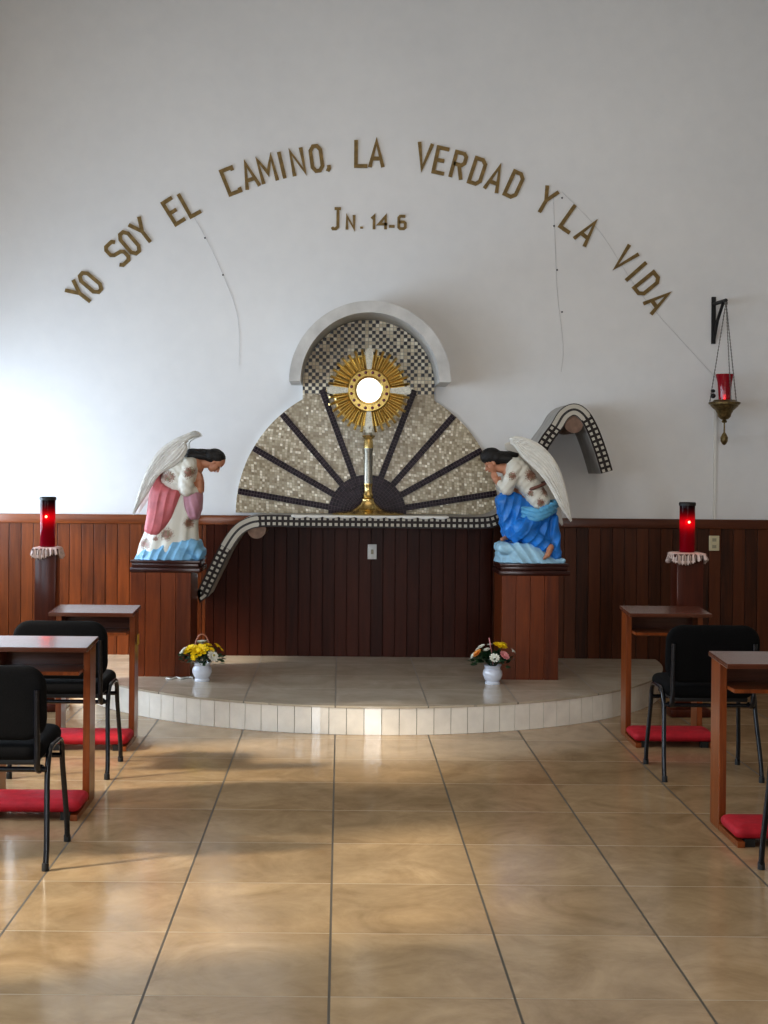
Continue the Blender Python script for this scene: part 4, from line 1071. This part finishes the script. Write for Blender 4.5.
# ------------------------------------------------------------------ kneelers
def kneeler(X, Y, label):
    """X = centre, Y = altar-side face; extends toward the camera"""
    t = thing('kneeler', label, 'prie-dieu', (X, Y, 0), group='wooden kneelers')
    w = .475; pt = .032; zT = .763
    for s_ in (-1, 1):
        x0 = s_*(w/2-.012); x1 = s_*(w/2-.012-pt)
        g = G(); g.box(x0, x1, -.145, -.005, .0, .742-.008, bev=.003); 
        g.build('post', M['kn'], t, smooth=False)
        g = G(); g.box(x0, x1, -.43, -.146, .0, .026, bev=.003); g.build('runner', M['kn'], t, smooth=False)
    mt = Matrix.Translation((0, -.15, zT-.018)) @ Matrix.Rotation(.055, 4, 'X')
    g = G(); g.box(-w/2, w/2, -.15, .15, -.011, .011, bev=.004, mtx=mt); g.build('book_rest', M['kntop'], t, smooth=False)
    xi = w/2-.012-pt-.001
    g = G(); g.box(-xi, xi, -.25, -.02, .615, .632, bev=.002); g.build('shelf', M['kn'], t, smooth=False)
    g = G(); g.box(-xi, xi, -.02, -.006, .60, .738, bev=.002); g.build('back_panel', M['kntop'], t, smooth=False)
    mt = Matrix.Translation((0, -.302, .058))
    g = G(); g.slab(w-.026+.02, .250, .048, .035, .024, mt, dome=.006); g.build('cushion', M['red'], t)
    for s_ in (-1, 1):
        g = G(); g.box(s_*(xi-.002), s_*(xi-.045), -.415, -.375, 0, .034); g.build('foot', M['black_plastic'], t, smooth=False)
    return t
kx = .49
k1 = kneeler(-1.165-.245+.033, 6.42, 'left-hand wooden kneeler nearer the camera, at the left photo edge')
k2 = kneeler(-1.185-.245+.035, 7.90, 'left-hand wooden kneeler nearer the altar, below the pink angel')
g = G(); g.box(.234, .237, -.11, -.055, .545, .605); o = g.build('yellow_tag', M['yellow_tag'], k2, smooth=False)
k3 = kneeler(1.675+.245-.010, 8.12, 'right-hand wooden kneeler nearer the altar, in front of the right candle pedestal')
k4 = kneeler(1.655+.245-.010, 6.08, 'right-hand wooden kneeler nearer the camera, at the right photo edge')

# ------------------------------------------------------------------ chairs
def chair(X, Y, label):
    """X centre, Y = near (rear) feet; faces the altar"""
    t = thing('padded_chair', label, 'chair', (X, Y, 0), group='black padded chairs')
    hw = .245; dp = .42
    for s_ in (-1, 1):
        x = s_*hw; xt = s_*(hw-.012)
        top = .452
        def side(sgn):  # rear leg (near camera) / front leg
            if sgn < 0: return [(x, 0, .0), (x, .02, .10), (xt, .075, .33), (xt, .093, .405), (xt, .118, .440), (xt, .16, .452), (xt, .21, .453)]
            return [(x, dp, .0), (x, dp-.014, .10), (xt, dp-.048, .33), (xt, dp-.064, .405), (xt, dp-.092, .440), (xt, dp-.14, .452), (xt, .211, .453)]
        for sg in (-1, 1):
            g = G(); g.tube(smoothpath(side(sg), 5), .0115, 12); g.build('leg', M['black_metal'], t)
            fo = G(); yy = 0 if sg < 0 else dp; fo.lathe([(0, 0), (.0145, 0), (.0145, .024), (.0125, .03), (0, .03)], 12, (x, yy, 0)); fo.build('foot_cap', M['black_plastic'], t)
    for yy in (.075, .345):
        g = G(); g.tube([(-hw+.012, yy, .375), (hw-.012, yy, .375)], .0105, 10); g.build('cross_bar', M['black_metal'], t)
    # seat pad
    mt = Matrix.Translation((0, .245, .452)) @ Matrix.Rotation(.03, 4, 'X')
    g = G(); g.slab(.445, .42, .065, .07, .030, mt, dome=.004); g.build('seat', M['black_fabric'], t)
    g = G(); g.box(-.19, .19, .06, .40, .395, .418, bev=.006); g.build('seat_shell', M['black_plastic'], t)
    # backrest uprights and pad
    for s_ in (-1, 1):
        g = G(); g.tube(smoothpath([(s_*.205, .10, .378), (s_*.205, .055, .375), (s_*.205, .022, .405), (s_*.205, .016, .50), (s_*.205, .008, .60), (s_*.205, .0, .70)], 5), .0125, 10, flat=1); g.build('upright', M['black_metal'], t)
    mt = Matrix.Translation((0, .035, .643)) @ Matrix.Rotation(PI/2+.09, 4, 'X')
    g = G(); g.slab(.475, .295, .052, .085, .024, mt, dome=.003, bend=.0); g.build('backrest', M['black_fabric'], t)
    return t
chair(-1.405, 6.80, 'left-hand black padded chair between the two left kneelers')
chair(-1.376, 5.25, 'left-hand black padded chair nearest the camera, cut by the left photo edge')
chair(1.892, 6.85, 'right-hand black padded chair between the two right kneelers')
chair(1.915, 4.93, 'right-hand black padded chair showing only one leg at the right photo edge')

# ------------------------------------------------------------------ light
sc = bpy.context.scene
w = bpy.data.worlds.new('World'); sc.world = w; w.use_nodes = True
bg = w.node_tree.nodes['Background']; bg.inputs[0].default_value = (.80, .90, 1.0, 1); bg.inputs[1].default_value = 1.2
def area(name, loc, rot, sx, sy, e, col=(1, 1, 1)):
    l = bpy.data.lights.new(name, 'AREA'); l.shape = 'RECTANGLE'; l.size = sx; l.size_y = sy; l.energy = e; l.color = col
    o = bpy.data.objects.new(name, l); COL.objects.link(o); o.location = loc; o.rotation_euler = rot; return o
for i, (a, b_, z0, z1) in enumerate(wins):
    e = [60, 50, 45, 45, 45][i]
    area('window_light', (XL-.02, (a+b_)/2, (z0+z1)/2), (0, -PI/2, 0), z1-z0-.1, b_-a-.1, e, (.70, .84, 1))
area('door_light', (.5, YB-.3, 1.55), (PI/2, 0, 0), 1.7, 3.1, 150, (.92, .96, 1))
area('overhead_fill', (.4, 3.5, ZC-.1), (0, 0, 0), 5, 8, 105, (1, .88, .74))  # added soft fill spanning the ceiling, no fixture behind it
l = bpy.data.lights.new('sun', 'SUN'); l.energy = 6.0; l.angle = math.radians(5); l.color = (1, .86, .66)
so = bpy.data.objects.new('sun', l); COL.objects.link(so)
so.rotation_euler = Vector((.95, .30, -.62)).to_track_quat('-Z', 'Y').to_euler()

# ------------------------------------------------------------------ camera
cd = bpy.data.cameras.new('camera'); cam = bpy.data.objects.new('camera', cd); COL.objects.link(cam)
cd.sensor_fit = 'HORIZONTAL'; cd.sensor_width = 36; cd.lens = F/768*36
cd.shift_x = (384-CX)/768; cd.shift_y = -(512-CY)/768
cam.location = (0, 0, HC); cam.rotation_mode = 'XYZ'
cam.matrix_world = Matrix.Translation((0, 0, HC)) @ Matrix.Rotation(-ROLL, 4, 'Y') @ Matrix.Rotation(PI/2, 4, 'X')
cd.clip_end = 100
sc.camera = cam
sc.view_settings.view_transform = 'Standard'
sc.view_settings.look = 'Medium High Contrast'
sc.view_settings.exposure = -0.08
